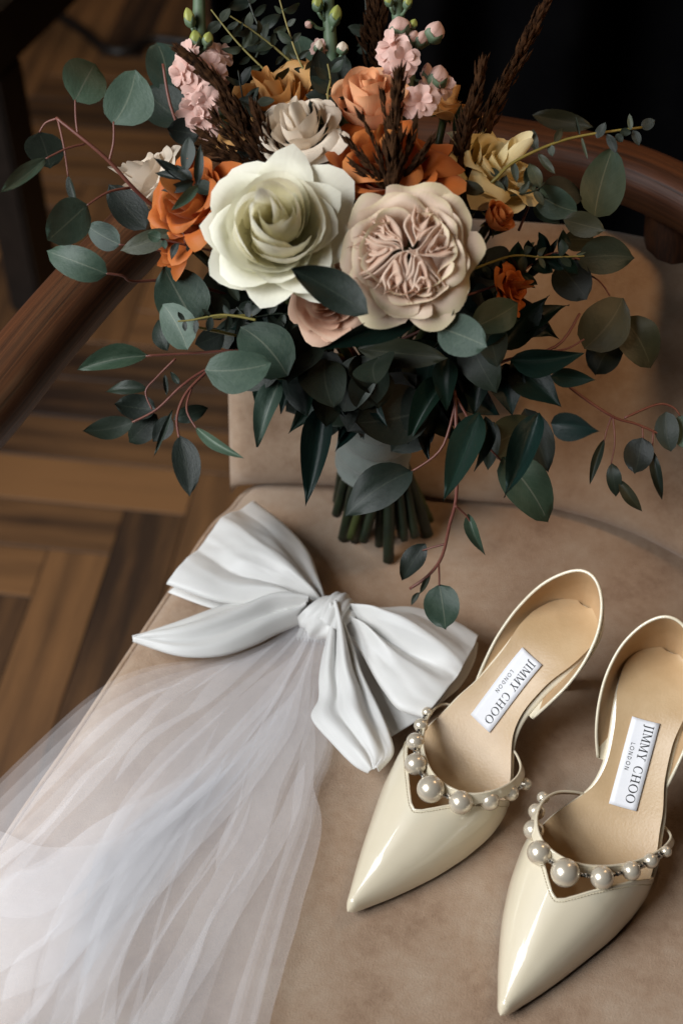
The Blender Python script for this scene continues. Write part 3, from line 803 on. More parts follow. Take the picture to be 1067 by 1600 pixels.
def petal(fr, phi, A, r1, h, curl=.6, point=.12, spiral=.06, ruf=.02, seed=0, z0=0., cup=.9, nu=13, nv=10, base=.12, lean=0., gw=.62):
    """one petal in the flower's frame fr (origin, x, y, axis, radius)"""
    o, ex, ey, ez, R = fr; q = random.Random(seed); p1, p2, p3 = [q.uniform(0, 6.3) for _ in range(3)]
    vm0 = 1 + q.uniform(-.05, .05)
    def fn(a, b):
        u = 2 * a - 1; vm = vm0 * (1 - point * abs(u) ** 1.35 - .03 * abs(u) ** 6)
        s = b * vm
        g = (.42 + .58 * sin(pi * min(.5, b * gw)) ) * (1 - .10 * max(0, b - .85) / .15 * abs(u))
        r = r1 * (base + (1 - base) * sin(min(1.15, s) * pi / 2) ** cup)
        z = h * s ** 1.45
        c = max(0, s - .66) / .34
        cc = curl * (1 + .35 * sin(2.2 * u + p1))
        r += cc * r1 * .24 * c * c; z -= cc * h * .42 * c ** 2.6
        r *= (1 + spiral * u) * (1 - .52 * point * abs(u) ** 1.15 * b)
        wv = ruf * (sin(3.1 * u + p1) + .6 * sin(6.3 * u + p2)) * s * s
        z += wv; r += wv * .6 + ruf * .5 * sin(4.4 * u + p3) * s ** 3
        r += .035 * noise.noise(Vector((u * 1.6, s * 2.2, seed))) * s + .012 * noise.noise(Vector((u * 4, s * 5, seed + 7))) * s
        z += .04 * noise.noise(Vector((u * 1.7, s * 2, seed + 31))) * s
        an = phi + u * A * g
        P = o + (ex * (r * cos(an)) + ey * (r * sin(an)) + ez * (z0 + z)) * R
        return P, (a, s)
    return grid(fn, nu, nv)


def frame_for(px, py, dep, Rpx, b=.5, tilt=(0, 0)):
    o = D(px, py, dep); R = Rpx * dep / FPX
    ez = ((o - KP).normalized() * (1 - b) + (CAM - o).normalized() * b + RT * tilt[0] + UP * tilt[1]).normalized()
    ex = (RT - ez * RT.dot(ez)).normalized(); ey = ez.cross(ex)
    return o, ex, ey, ez, R


def flower_base(name, fr, zc, calyx=True):
    """calyx, sepals and stem: the mesh the petals belong to"""
    o, ex, ey, ez, R = fr
    b0 = o - ez * (zc * R)
    fr2 = (b0, ex, ey, ez, R)
    prof = [(.02, -.10), (.16, -.06), (.22, .06), (.20, .18), (.06, .30)]
    parts = [grid(lambda a, b: b0 + (ex * cos(2 * pi * a) * interp([(i / 4, p[0]) for i, p in enumerate(prof)], b) + ey * sin(2 * pi * a) * interp([(i / 4, p[0]) for i, p in enumerate(prof)], b) + ez * interp([(i / 4, p[1]) for i, p in enumerate(prof)], b)) * R, 10, 5, True)]
    for k in range(5):
        ph = k * 2 * pi / 5
        parts.append(grid(lambda a, b: b0 + (ex * cos(ph + (a - .5) * .8 * (1 - b)) * (.2 + .45 * b) + ey * sin(ph + (a - .5) * .8 * (1 - b)) * (.2 + .45 * b) + ez * (.05 + .25 * b - .35 * b * b)) * R, 3, 5))
    parts.append(tube(stem_to_bind(b0 - ez * .05 * R), .0024, 7))
    v, f, u = join(parts)
    return obj(name, v, f, 'stem_green', bq, u), fr2


def rose(name, label, px, py, dep, Rpx, layers, mats, b=.5, tilt=(0, 0), seed=1, zc=.55, ph0=0.):
    fr = frame_for(px, py, dep, Rpx, b, tilt)
    root, fr2 = flower_base(name, fr, zc); root['label'] = label
    q = random.Random(seed); ph = ph0
    for li, (n_, r1, h, A, curl, point, spiral, ruf) in enumerate(layers):
        ph += q.uniform(.55, .95)
        for k in range(n_):
            v, f, u = petal(fr2, ph + 2 * pi * k / n_ + q.uniform(-.12, .12), radians(A) * q.uniform(.92, 1.08), r1 * q.uniform(.95, 1.06), h * q.uniform(.95, 1.05), curl * q.uniform(.7, 1.3), point * q.uniform(.6, 1.4), spiral, ruf, q.random() * 999)
            obj('petal', v, f, mats[min(li, len(mats) - 1)], root, u)
    return root, fr2


# --- the large white rose (looks out of the bouquet)
WL = [(2, .24, 1.16, 120, -1.5, .05, .40, .02), (3, .40, 1.20, 104, -1.1, .10, .36, .02), (3, .55, 1.19, 94, -.6, .14, .32, .02),
      (3, .68, 1.14, 88, -.1, .18, .28, .025), (3, .80, 1.06, 82, .35, .24, .24, .03), (4, .90, .94, 70, .65, .32, .18, .035), (4, 1.0, .77, 66, .9, .40, .14, .045), (4, 1.09, .55, 62, .9, .44, .10, .055), (4, 1.18, .32, 58, .7, .44, .06, .06)]
rose('rose', 'large white rose with a pale yellow heart and pointed outer petals', 430, 356, .733, 95, WL, ['p_white'] * 4 + ['p_whiteout'], .62, (.03, .0), 5, .62)

# --- the ruffled mauve garden rose
def garden_rose():
    fr = frame_for(637, 397, .728, 90, .66, (-.03, -.02))
    root, fr2 = flower_base('garden_rose', fr, .5); root['label'] = 'ruffled dusty pink garden rose with a quartered centre'
    o, ex, ey, ez, R = fr2; q = random.Random(3)
    for li, (n_, r1, h, A, curl, point, spiral, ruf) in enumerate([(7, .70, .80, 38, .5, .05, .08, .04), (7, .84, .72, 38, .7, .05, .08, .045), (7, .97, .56, 38, .9, .07, .06, .05), (7, 1.08, .36, 36, .9, .08, .05, .055)]):
        for k in range(n_):
            v, f, u = petal(fr2, li * .5 + 2 * pi * k / n_ + q.uniform(-.15, .15), radians(A) * q.uniform(.9, 1.15), r1, h * q.uniform(.94, 1.06), curl * q.uniform(.7, 1.3), point, spiral, ruf * q.uniform(.7, 1.4), q.random() * 999, nu=17, nv=11, cup=.7)
            obj('petal', v, f, 'p_mauveout', root, u)
    # quartered heart: irregular sectors of nested folded petals that swirl and roll outwards
    secs = [(.15, .62, .5), (1.25, .48, -.8), (2.15, .44, .9), (3.05, .50, -.4), (4.1, .58, .7), (5.2, .52, -.9)]
    for al, half, twd in secs:
        c0 = Vector((q.uniform(-.07, .07), q.uniform(-.07, .07))); nn = 4
        for m_ in range(nn):
            dl = half * (1.08 - .25 * m_) * q.uniform(.85, 1.15); rho = .04 + .15 * m_ + q.uniform(-.04, .05); rout = (.88 - .02 * m_) * q.uniform(.93, 1.07)
            a_ = al + q.uniform(-.14, .14); tw_ = twd + q.uniform(-.4, .4); p1, p2 = q.uniform(0, 6.3), q.uniform(0, 6.3); fw_ = q.uniform(3, 5); tp = .80 + q.uniform(-.03, .03)
            def fn(a, b, al=a_, dl=dl, rho=rho, rout=rout, p1=p1, p2=p2, fw_=fw_, tp=tp, twd=tw_, c0=c0):
                t = 2 * a - 1; at = abs(t)
                an = al + dl * (1 if t > 0 else -1) * (at ** .5) + (.10 * sin(fw_ * t + p1) + .04 * sin(2.3 * fw_ * t + p2)) * (.35 + .65 * at)
                r = rho + (rout - rho) * at ** 1.5 + .03 * sin(6 * t + p2) * at
                if b < .2: w = b / .2; lip = .030 * (1 - w) ** 1.3; dz = -.014 * (1 - w) ** 2.2
                else: w = (b - .2) / .8; lip = -.15 * w; dz = -.12 * w - .07 * w * w
                an += twd * (r - .45)
                # the roll leans away from the fold's own axis
                x = r * cos(an) + c0.x; y = r * sin(an) + c0.y
                fx, fy = .55 * cos(al), .55 * sin(al); ox_, oy_ = x - fx, y - fy; ol = sqrt(ox_ * ox_ + oy_ * oy_) + 1e-4
                x += ox_ / ol * lip; y += oy_ / ol * lip
                x += .13 * noise.noise(Vector((2.4 * x, 2.4 * y, 3.3))); y += .13 * noise.noise(Vector((2.4 * x, 2.4 * y, 8.3)))
                zz = tp - .30 * (x * x + y * y) + .03 * sin(5 * t + p1) + dz
                return o + (ex * x + ey * y + ez * zz) * R, (a, 1 - b * .9)
            v, f, u = grid(fn, 35, 11); obj('petal', v, f, 'p_mauve', root, u)
    return root
garden_rose()

# --- other roses
OL = [(3, .16, .98, 90, .2, .12, .25, .02), (3, .30, 1.0, 70, .5, .15, .15, .03), (4, .50, .95, 58, .8, .22, .12, .05), (4, .76, .8, 52, 1.0, .28, .08, .07), (5, 1.02, .56, 46, 1.1, .3, .06, .09)]
OPEN = [(3, .20, .98, 100, -.6, .12, .3, .03), (3, .38, 1.0, 84, .4, .16, .22, .05), (4, .60, .94, 68, .9, .2, .16, .08), (5, .82, .78, 58, 1.1, .24, .10, .11), (5, 1.02, .52, 54, 1.1, .28, .08, .13)]
BUD = [(3, .15, 1.1, 95, .1, .1, .25, .01), (3, .30, 1.12, 80, .25, .12, .15, .02), (4, .46, 1.08, 64, .4, .14, .1, .02), (4, .62, .95, 58, .6, .18, .08, .03)]
RUF = [(3, .26, 1.0, 100, -.9, .03, .3, .04), (3, .46, 1.02, 82, -.2, .04, .24, .05), (4, .66, .98, 70, .4, .05, .18, .06), (5, .84, .86, 62, .8, .06, .12, .07), (5, .98, .62, 58, 1.0, .06, .08, .08)]
rose('rose', 'open burnt orange rose behind dark grass plumes', 604, 244, .758, 92, OPEN, ['p_orange', 'p_orange', 'p_orange', 'p_rust'], .30, (0, .15), 21, .6)
rose('rose', 'rust orange rose beside the white rose under dark pointed leaves', 290, 312, .765, 78, OPEN, ['p_orange', 'p_orange', 'p_rust'], .45, (-.25, .1), 8, .6, 1.0)
rose('rose', 'rust orange bloom low at the left below the pointed leaves', 268, 372, .79, 46, OPEN, ['p_rust'], .3, (-.45, -.25), 31, .5)
rose('rose', 'cream ruffled rose at the outer left side', 236, 284, .815, 58, RUF, ['p_cream'], .25, (-.5, .05), 9, .5)
rose('rose', 'pale cream ruffled rose above the white rose', 468, 206, .772, 62, RUF, ['p_cream'], .4, (-.05, .1), 12, .5)
rose('rose', 'peach orange rose bud under the pink stock flowers', 575, 142, .78, 88, BUD, ['p_peach'], .35, (0, .1), 14, .75)
rose('rose', 'amber rose behind the thin yellow twigs', 424, 150, .80, 84, OPEN, ['p_amber'], .4, (-.1, .1), 15, .6)
rose('rose', 'pale yellow rose with ragged petals at the right', 783, 258, .795, 76, OPEN, ['p_yellow'], .3, (.3, .1), 16, .55)
rose('rose', 'small orange rose at the right of the mauve rose', 778, 340, .775, 40, BUD, ['p_orange'], .3, (.5, 0), 17, .5)
rose('rose', 'small rust rose low at the right side', 802, 448, .79, 36, OPEN, ['p_rust'], .3, (.5, -.2), 18, .5)
rose('rose', 'blush peach rose half hidden under the white and mauve roses', 512, 470, .765, 58, RUF, ['p_blush'], .45, (-.1, -.35), 19, .5)
rose('rose', 'small amber rose behind the pink stock blossoms', 700, 165, .85, 44, OPEN, ['p_amber'], .2, (.1, .1), 22, .5)


# ------------------------------------------------------------------ leaves
def leaf_mesh(kind, var):
    q = random.Random(len(kind) * 131 + var * 17)
    fold = {'round': .05, 'oval': .06, 'point': .13, 'lance': .10}[kind] * (1 + .5 * q.uniform(-1, 1))
    bend = [(-.10, .02), (.12, 0), (-.22, .05), (.20, -.05), (-.32, .10), (.05, .08), (-.15, -.06), (.28, -.02)][var % 8]
    wav = q.uniform(.01, .05); ph = q.uniform(0, 6); asy = q.uniform(-.12, .12); cv = q.uniform(-.35, .35)
    def prof(v):
        if kind == 'round': return .5 * (sin(pi * min(1, v) ** .86)) ** .58
        if kind == 'oval': return .5 * (sin(pi * v ** .9)) ** .75
        if kind == 'point': return .5 * (sin(pi * v ** .72)) ** 1.0 * (1 - .25 * v)* 1.12
        return .5 * sin(pi * v ** .85) ** .85
    def fn(a, b):
        u = 2 * a - 1; w = prof(b)
        x = u * w * (1 + asy * u) + cv * (b * b - b); y = b - .02 * u * u + .012 * sin(9 * b + ph) * abs(u)
        z = fold * abs(u) * w * 2 + bend[0] * (b - .0) * (b) + bend[1] * sin(pi * b) + wav * sin(7 * b + ph + 2 * u) * abs(u) + .05 * x * sin(3 * b + ph)
        return Vector((x, y, z)), (a, b)
    v, f, u = grid(fn, 7, 11)
    me = bpy.data.meshes.new('leaf'); me.from_pydata([tuple(p) for p in v], [], f)
    me.polygons.foreach_set('use_smooth', [True] * len(me.polygons))
    lay_ = me.uv_layers.new(name='UVMap')
    for lp in me.loops: lay_.data[lp.index].uv = u[lp.vertex_index]
    return me
LM_ = {}
def leaf_data(kind, var, mat):
    k = (kind, var, mat)
    if k not in LM_:
        me = leaf_mesh(kind, var); me.materials.append(MATS[mat]); LM_[k] = me
    return LM_[k]


def leaf(parent, base, tip, width, kind='oval', mat='euc', roll=None, var=None):
    """leaf from base to tip (world points), width in metres, face turned to the viewer's side by default"""
    ax = tip - base; L = ax.length; ax.normalize()
    vw = (CAM - base).normalized(); nrm = (vw - ax * vw.dot(ax))
    if nrm.length < .05: nrm = ax.orthogonal()
    nrm.normalize()
    if roll is None: roll = rb.uniform(-.45, .45)
    nrm = Matrix.Rotation(roll, 3, ax) @ nrm
    sd_ = ax.cross(nrm)
    wd = width / max(.45, cos(roll))
    o = bpy.data.objects.new('leaf', leaf_data(kind, rb.randrange(8) if var is None else var, mat)); COL.objects.link(o)
    M = Matrix(((sd_.x * wd, ax.x * L, nrm.x * L, base.x), (sd_.y * wd, ax.y * L, nrm.y * L, base.y), (sd_.z * wd, ax.z * L, nrm.z * L, base.z), (0, 0, 0, 1)))
    o.parent = parent; o.matrix_basis = M
    return o


def sprig(name, stems, leaves, stem_mat='stem_red', dep=.8, label=None):
    """stems: list of (pixel points [(x,y[,depth])], radius); leaves: (bx,by,tx,ty,w,kind,mat[,depth[,ddepth[,roll]]])"""
    parts = []
    for pts, r in stems:
        P = [D(p[0], p[1], p[2] if len(p) > 2 else dep) for p in pts]
        n_ = max(4, len(P) * 4); S_ = spline(P, n_)
        parts.append(tube(S_, [r * (1.15 - .4 * i / n_) for i in range(n_)], 6))
    for lf in leaves:            # petiole reaching into the leaf as its pale base
        pass
    v, f, u = join(parts); root = obj(name, v, f, stem_mat, bq, u)
    if label: root['label'] = label
    for lf in leaves:
        bx, by, tx, ty, w = lf[:5]; kind = lf[5] if len(lf) > 5 else 'oval'; mat = lf[6] if len(lf) > 6 else 'euc'
        d = lf[7] if len(lf) > 7 and lf[7] else dep; dd = lf[8] if len(lf) > 8 else rb.uniform(-.012, .012)
        rl = lf[9] if len(lf) > 9 else None
        leaf(root, D(bx, by, d), D(tx, ty, d + dd), w * d / FPX, kind, mat, rl)
    return root


E_, ED, OV, RU, SM = 'euc', 'euc_dark', 'olive', 'ruscus', 'small_leaf'
K = (560, 560, .87)
# upper left spray
sprig('eucalyptus_sprig', [([K, (400, 420, .84), (260, 335, .80), (215, 300, .785), (171, 252, .775), (130, 217, .77), (88, 184, .77)], .0012), ([(171, 252, .775), (178, 222, .772), (178, 190, .772)], .0007), ([(122, 209, .77), (119, 185, .77), (118, 156, .77)], .0006), ([(90, 185, .77), (72, 192, .773), (62, 207, .775)], .0006), ([(133, 225, .77), (105, 232, .765), (72, 248, .76)], .0006), ([(91, 186, .77), (101, 232, .768), (107, 276, .766)], .0006), ([(205, 293, .785), (170, 300, .775), (136, 321, .77)], .0007)],
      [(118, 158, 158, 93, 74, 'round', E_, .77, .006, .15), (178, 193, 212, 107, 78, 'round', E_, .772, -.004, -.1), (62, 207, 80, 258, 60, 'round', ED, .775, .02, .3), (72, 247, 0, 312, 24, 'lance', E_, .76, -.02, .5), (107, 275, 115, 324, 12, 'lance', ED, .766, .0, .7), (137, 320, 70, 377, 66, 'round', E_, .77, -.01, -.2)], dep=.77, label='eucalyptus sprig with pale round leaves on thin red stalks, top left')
sprig('eucalyptus_sprig', [([K, (380, 470, .83), (270, 440, .80), (208, 440, .785), (192, 431, .775), (166, 427, .77)], .0009), ([(290, 400, .80), (230, 388, .79), (186, 382, .785)], .0006)],
      [(168, 428, 72, 386, 52, 'round', E_, .77, -.006, .15), (188, 382, 132, 352, 42, 'round', E_, .785, .004, -.2), (228, 357, 172, 294, 52, 'round', ED, .79, .01, .2), (268, 362, 186, 391, 34, 'oval', OV, .77, .0, .2)], dep=.785)
sprig('eucalyptus_sprig', [([K, (420, 360, .86), (310, 250, .84), (270, 175, .83), (255, 100, .83)], .0012)],
      [(258, 142, 246, 60, 70, 'round', E_, .845, .01, .2), (288, 190, 224, 146, 66, 'round', ED, .84, .01, .3), (312, 210, 262, 203, 42, 'round', ED, .79, 0, .2), (470, 128, 462, 48, 56, 'round', E_, .845, .01, .2), (516, 160, 492, 84, 44, 'round', ED, .80, 0, .25), (514, 160, 538, 80, 48, 'round', ED, .80, 0, -.2), (296, 215, 285, 268, 22, 'oval', ED, .77, 0)], dep=.83)
# pointed leaves over the left orange rose
sprig('leaf_cluster', [([(330, 330, .775), (300, 292, .757), (296, 286, .755)], .0008)],
      [(300, 285, 243, 247, 17, 'lance', ED, .757, 0), (297, 287, 240, 264, 16, 'lance', ED, .757, 0), (303, 283, 256, 299, 17, 'lance', ED, .754, -.005), (310, 290, 272, 327, 17, 'lance', E_, .752, -.01), (308, 290, 312, 226, 15, 'lance', ED, .756, 0), (303, 288, 338, 302, 24, 'oval', ED, .756, 0), (300, 285, 285, 262, 14, 'lance', ED, .757, .01), (300, 280, 275, 262, 14, 'oval', ED, .752, 0)], 'stem_dark', .757)
sprig('leaf_cluster', [([(350, 395, .775), (300, 385, .765), (238, 370, .758)], .0007), ([(290, 382, .763), (285, 352, .76)], .0004)],
      [(252, 373, 231, 366, 19, 'round', E_, .757, 0), (258, 375, 258, 390, 11, 'oval', E_, .757, 0), (280, 380, 266, 405, 12, 'oval', ED, .76, 0), (292, 382, 312, 392, 22, 'round', ED, .762, 0), (285, 365, 284, 350, 6, 'lance', SM, .76, 0)], 'stem_red', .76)
# lower left
sprig('eucalyptus_sprig', [([K, (440, 540, .83), (350, 520, .80), (300, 510, .79)], .001), ([(400, 492, .79), (340, 496, .782), (278, 502, .775)], .0008)],
      [(305, 505, 258, 424, 86, 'round', E_, .79, .008, .1), (293, 545, 252, 474, 56, 'round', E_, .775, 0, -.25), (262, 548, 243, 497, 26, 'oval', ED, .80, 0), (345, 500, 330, 455, 50, 'oval', ED, .80, 0), (350, 520, 305, 540, 40, 'oval', ED, .81, 0), (374, 470, 350, 436, 14, 'lance', ED, .77, 0)], 'stem_yellow', .79)
sprig('eucalyptus_sprig', [([K, (450, 560, .82), (380, 548, .79), (300, 552, .782), (228, 556, .775)], .0009), ([(370, 556, .785), (318, 580, .78), (282, 605, .775), (245, 640, .775), (207, 660, .775)], .0008), ([(330, 575, .78), (293, 612, .77), (277, 650, .765), (280, 684, .76)], .0008), ([(300, 605, .772), (292, 640, .765), (308, 671, .76)], .0006), ([(275, 560, .78), (245, 590, .78), (228, 612, .78), (238, 640, .78)], .0006)],
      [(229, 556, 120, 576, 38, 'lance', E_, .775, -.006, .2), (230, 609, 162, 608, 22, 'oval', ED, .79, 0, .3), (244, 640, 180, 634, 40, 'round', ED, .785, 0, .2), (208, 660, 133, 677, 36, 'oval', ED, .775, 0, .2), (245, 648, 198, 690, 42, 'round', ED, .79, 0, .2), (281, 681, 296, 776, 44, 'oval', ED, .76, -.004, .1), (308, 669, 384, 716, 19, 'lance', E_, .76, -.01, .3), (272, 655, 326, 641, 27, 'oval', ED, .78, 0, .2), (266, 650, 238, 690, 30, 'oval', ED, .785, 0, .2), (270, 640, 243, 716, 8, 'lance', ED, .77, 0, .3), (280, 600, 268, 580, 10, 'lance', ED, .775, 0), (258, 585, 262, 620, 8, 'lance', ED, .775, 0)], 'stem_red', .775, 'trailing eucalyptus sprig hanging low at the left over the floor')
sprig('eucalyptus_sprig', [([K, (480, 590, .83), (430, 590, .79), (330, 578, .757)], .0009)],
      [(322, 578, 424, 566, 68, 'round', E_, .752, -.004, -.1), (448, 585, 376, 512, 84, 'round', E_, .775, .006, .2), (370, 600, 446, 575, 50, 'oval', ED, .785, 0), (436, 597, 392, 692, 38, 'point', E_, .785, -.004, .5), (450, 575, 490, 648, 50, 'oval', RU, .80, 0), (440, 560, 460, 628, 36, 'point', RU, .81, 0), (506, 634, 472, 788, 46, 'point', RU, .815, -.01, .25)], 'stem_green', .79)
# bottom centre
sprig('eucalyptus_sprig', [([(600, 600, .86), (690, 560, .83), (706, 590, .815), (712, 650, .81), (713, 770, .82), (702, 820, .83), (690, 870, .84), (668, 900, .85), (640, 920, .855)], .0012), ([(712, 628, .81), (690, 700, .815), (643, 737, .82)], .0008), ([(711, 618, .81), (732, 655, .81), (755, 690, .812), (785, 722, .813)], .0008), ([(711, 790, .822), (730, 808, .828), (735, 822, .83)], .0006), ([(695, 850, .838), (676, 855, .84), (660, 860, .843)], .0006), ([(685, 876, .842), (686, 900, .846), (686, 915, .847)], .0006)],
      [(642, 737, 538, 803, 66, 'oval', ED, .82, -.006, .15), (785, 716, 858, 815, 72, 'round', E_, .813, -.004, -.1), (731, 803, 752, 872, 20, 'point', E_, .83, 0, .3), (664, 851, 630, 908, 36, 'oval', ED, .843, 0, .2), (686, 913, 698, 987, 56, 'round', E_, .848, -.008, .1), (655, 926, 641, 946, 9, 'oval', SM, .853, 0), (672, 898, 656, 930, 9, 'lance', 'small_leaf', .85, 0)], 'stem_red', .82, 'red stalked eucalyptus sprig drooping to the seat in front of the stems')
sprig('eucalyptus_sprig', [([K, (600, 610, .83), (640, 640, .82)], .001)],
      [(600, 590, 540, 676, 92, 'round', ED, .835, .006, .1), (668, 640, 553, 664, 96, 'round', ED, .815, .0, .1), (672, 640, 610, 705, 62, 'oval', ED, .825, 0), (700, 588, 634, 692, 38, 'point', RU, .81, 0, .3), (748, 645, 696, 790, 50, 'point', RU, .80, -.01, .3), (758, 650, 750, 738, 24, 'point', RU, .805, 0), (842, 645, 792, 788, 46, 'point', RU, .80, -.01, .25), (762, 700, 850, 668, 70, 'round', OV, .83, 0), (820, 640, 850, 740, 50, 'oval', ED, .835, 0), (770, 660, 765, 735, 30, 'oval', ED, .83, 0)], 'stem_dark', .82)
# middle front
sprig('eucalyptus_sprig', [([K, (600, 520, .80), (640, 500, .755), (685, 512, .742)], .0009), ([(700, 540, .77), (740, 512, .76)], .0007)],
      [(684, 511, 762, 541, 66, 'round', E_, .74, -.002, .1), (738, 512, 814, 466, 58, 'oval', E_, .765, .006, -.2), (572, 489, 457, 424, 62, 'oval', ED, .715, .002, .1), (648, 498, 494, 534, 38, 'point', RU, .745, 0, -.3), (560, 545, 700, 556, 46, 'oval', OV, .78, 0, .2), (756, 300, 712, 284, 22, 'oval', OV, .765, 0, .2), (700, 500, 706, 445, 16, 'point', RU, .735, 0)], 'stem_red', .755)
# right hand side
sprig('ruscus_sprig', [([K, (720, 580, .83), (800, 560, .80), (870, 540, .80), (905, 490, .805)], .001), ([(850, 550, .80), (885, 545, .80), (912, 530, .80)], .0006)],
      [(798, 562, 914, 553, 44, 'point', RU, .79, -.006, .15), (860, 588, 930, 592, 30, 'point', RU, .80, 0, .2), (800, 565, 872, 640, 60, 'point', RU, .81, 0), (780, 545, 850, 460, 44, 'point', RU, .80, 0, .3), (820, 520, 888, 468, 30, 'point', RU, .80, 0), (740, 540, 812, 490, 46, 'point', RU, .785, 0, -.3), (914, 543, 972, 466, 78, 'round', OV, .83, 0, .1), (972, 497, 1018, 575, 66, 'round', OV, .835, 0, -.1), (930, 585, 968, 524, 54, 'round', ED, .845, 0), (862, 662, 950, 673, 44, 'point', RU, .76, -.02, .1), (700, 560, 690, 640, 40, 'point', RU, .80, 0), (760, 560, 740, 650, 50, 'point', RU, .81, 0), (790, 570, 800, 650, 56, 'point', RU, .815, 0), (730, 600, 780, 650, 46, 'point', RU, .82, 0)], 'stem_red', .80, 'dark glossy pointed leaves at the right of the bouquet')
sprig('eucalyptus_sprig', [([K, (760, 470, .83), (840, 420, .81), (880, 402, .81), (905, 405, .81)], .0009), ([(810, 360, .82), (835, 300, .80), (838, 298, .80)], .0007), ([(780, 440, .81), (840, 410, .80), (890, 402, .795), (912, 400, .79)], .0006), ([(870, 410, .81), (930, 435, .82), (952, 462, .825)], .0006)],
      [(900, 405, 994, 404, 60, 'oval', ED, .81, 0, .1), (872, 412, 918, 468, 62, 'round', ED, .815, 0, .1), (928, 338, 952, 240, 70, 'round', E_, .835, .006, .1), (850, 318, 912, 292, 56, 'round', ED, .83, 0), (837, 300, 902, 330, 50, 'round', E_, .80, 0, .2), (840, 304, 872, 352, 34, 'oval', E_, .805, 0, .2), (880, 343, 945, 358, 40, 'oval', OV, .80, 0, .2), (832, 180, 926, 197, 32, 'oval', OV, .86, 0, .1), (900, 398, 915, 394, 5, 'lance', 'small_leaf', .79, 0), (800, 430, 848, 380, 20, 'lance', RU, .80, 0), (815, 440, 870, 372, 16, 'lance', ED, .80, 0), (790, 420, 835, 452, 20, 'lance', ED, .81, 0), (880, 375, 930, 380, 40, 'oval', OV, .85, 0)], 'stem_red', .81)
sprig('leaf_twig', [([(700, 330, .80), (765, 287, .78), (800, 255, .78), (860, 226, .785), (915, 211, .79), (1002, 199, .795)], .0009)],
      [(866, 222, 880, 200, 12, 'oval', SM, .785, 0), (858, 226, 862, 245, 12, 'oval', SM, .785, 0), (800, 252, 806, 285, 12, 'oval', SM, .78, 0), (838, 236, 832, 200, 14, 'oval', OV, .785, 0), (840, 240, 868, 272, 13, 'oval', OV, .785, 0), (932, 216, 946, 192, 15, 'oval', ED, .79, 0), (948, 210, 960, 240, 14, 'oval', ED, .79, 0), (962, 210, 972, 222, 12, 'round', ED, .79, 0), (968, 206, 985, 205, 13, 'round', ED, .79, 0), (985, 203, 983, 178, 9, 'oval', SM, .792, 0), (988, 204, 998, 228, 14, 'oval', ED, .792, 0), (1002, 200, 1022, 188, 18, 'round', ED, .795, 0), (905, 212, 898, 180, 5, 'lance', SM, .79, 0), (908, 214, 920, 250, 5, 'lance', SM, .79, 0), (780, 275, 765, 262, 12, 'oval', SM, .78, 0), (772, 282, 790, 305, 10, 'oval', SM, .78, 0)], 'stem_yellow', .785, 'thin yellow twig with tiny leaves reaching over the wooden rail')
sprig('leaf_twig', [([(860, 570, .82), (890, 605, .82), (955, 650, .825), (1000, 665, .83), (1075, 700, .835)], .0010), ([(975, 653, .825), (1025, 632, .83), (1050, 636, .832), (1062, 650, .833)], .0007), ([(955, 650, .825), (948, 670, .825), (943, 690, .825)], .0005), ([(957, 651, .825), (960, 690, .825), (954, 725, .825)], .0005), ([(1003, 668, .83), (1004, 685, .83)], .0005), ([(1020, 676, .83), (1018, 705, .83)], .0005)],
      [(943, 688, 921, 758, 15, 'lance', ED, .825, 0, .1), (955, 724, 960, 777, 24, 'oval', ED, .825, 0, .1), (968, 750, 1003, 802, 20, 'oval', OV, .825, 0, .1), (1003, 684, 992, 742, 46, 'round', ED, .83, 0, .1), (1017, 703, 1032, 782, 18, 'lance', ED, .83, 0, .1), (1040, 645, 1048, 706, 38, 'round', ED, .832, 0, .1), (1062, 650, 1072, 702, 36, 'round', E_, .833, 0, .1)], 'stem_red', .825, 'bare red twig with small hanging leaves at the far right')
# thin yellow twigs at the top
def twig(pts, dep, n_, size, seed, mat='small_leaf', smat='stem_yellow', r=.0007, name='leaf_twig'):
    q = random.Random(seed); P = spline([D(p[0], p[1], dep) for p in pts], 40)
    v, f, u = tube(P, [r * (1.1 - .5 * i / 40) for i in range(40)], 6); root = obj(name, v, f, smat, bq, u)
    for k in range(n_):
        t = .12 + .86 * k / n_; p = P[int(t * 39)]; tg = (P[min(39, int(t * 39) + 1)] - P[int(t * 39)]).normalized()
        for sgn in (-1, 1):
            if q.random() < .12: continue
            sdv = tg.cross(CAM - p).normalized() * sgn
            d_ = (tg * q.uniform(.1, .8) + sdv + Vector((q.uniform(-.4, .4), q.uniform(-.4, .4), q.uniform(-.4, .4)))).normalized()
            L = size * q.uniform(.7, 1.25)
            leaf(root, p, p + d_ * L, L * q.uniform(.36, .55), 'oval', mat, q.uniform(-.9, .9))
    return root
twig([(470, 165), (412, 108), (370, 65), (330, 15)], .80, 7, .010, 1)
twig([(475, 115), (430, 75), (395, 48), (360, 25)], .82, 7, .010, 2)
twig([(500, 150), (470, 100), (450, 45), (435, -8)], .81, 6, .009, 3)
twig([(520, 190), (512, 150), (516, 125), (512, 100)], .79, 6, .013, 4, 'euc_dark')
twig([(410, 275), (400, 225), (385, 180), (372, 110)], .79, 9, .012, 5, 'euc_dark', 'stem_dark')
twig([(430, 265), (425, 225), (405, 190), (400, 150)], .785, 8, .012, 6, 'small_leaf', 'stem_dark')
twig([(480, 260), (488, 230), (505, 200), (500, 180)], .77, 5, .012, 7, 'small_leaf', 'stem_dark')
twig([(455, 250), (470, 215), (480, 195), (500, 185)], .775, 5, .014, 8, 'euc_dark', 'stem_dark')
twig([(600, 100), (590, 70), (575, 40), (570, -10)], .87, 5, .014, 9, 'euc_dark', 'stem_dark')
twig([(400, 90), (410, 60), (395, 20), (385, -10)], .87, 5, .013, 10, 'euc_dark', 'stem_dark')
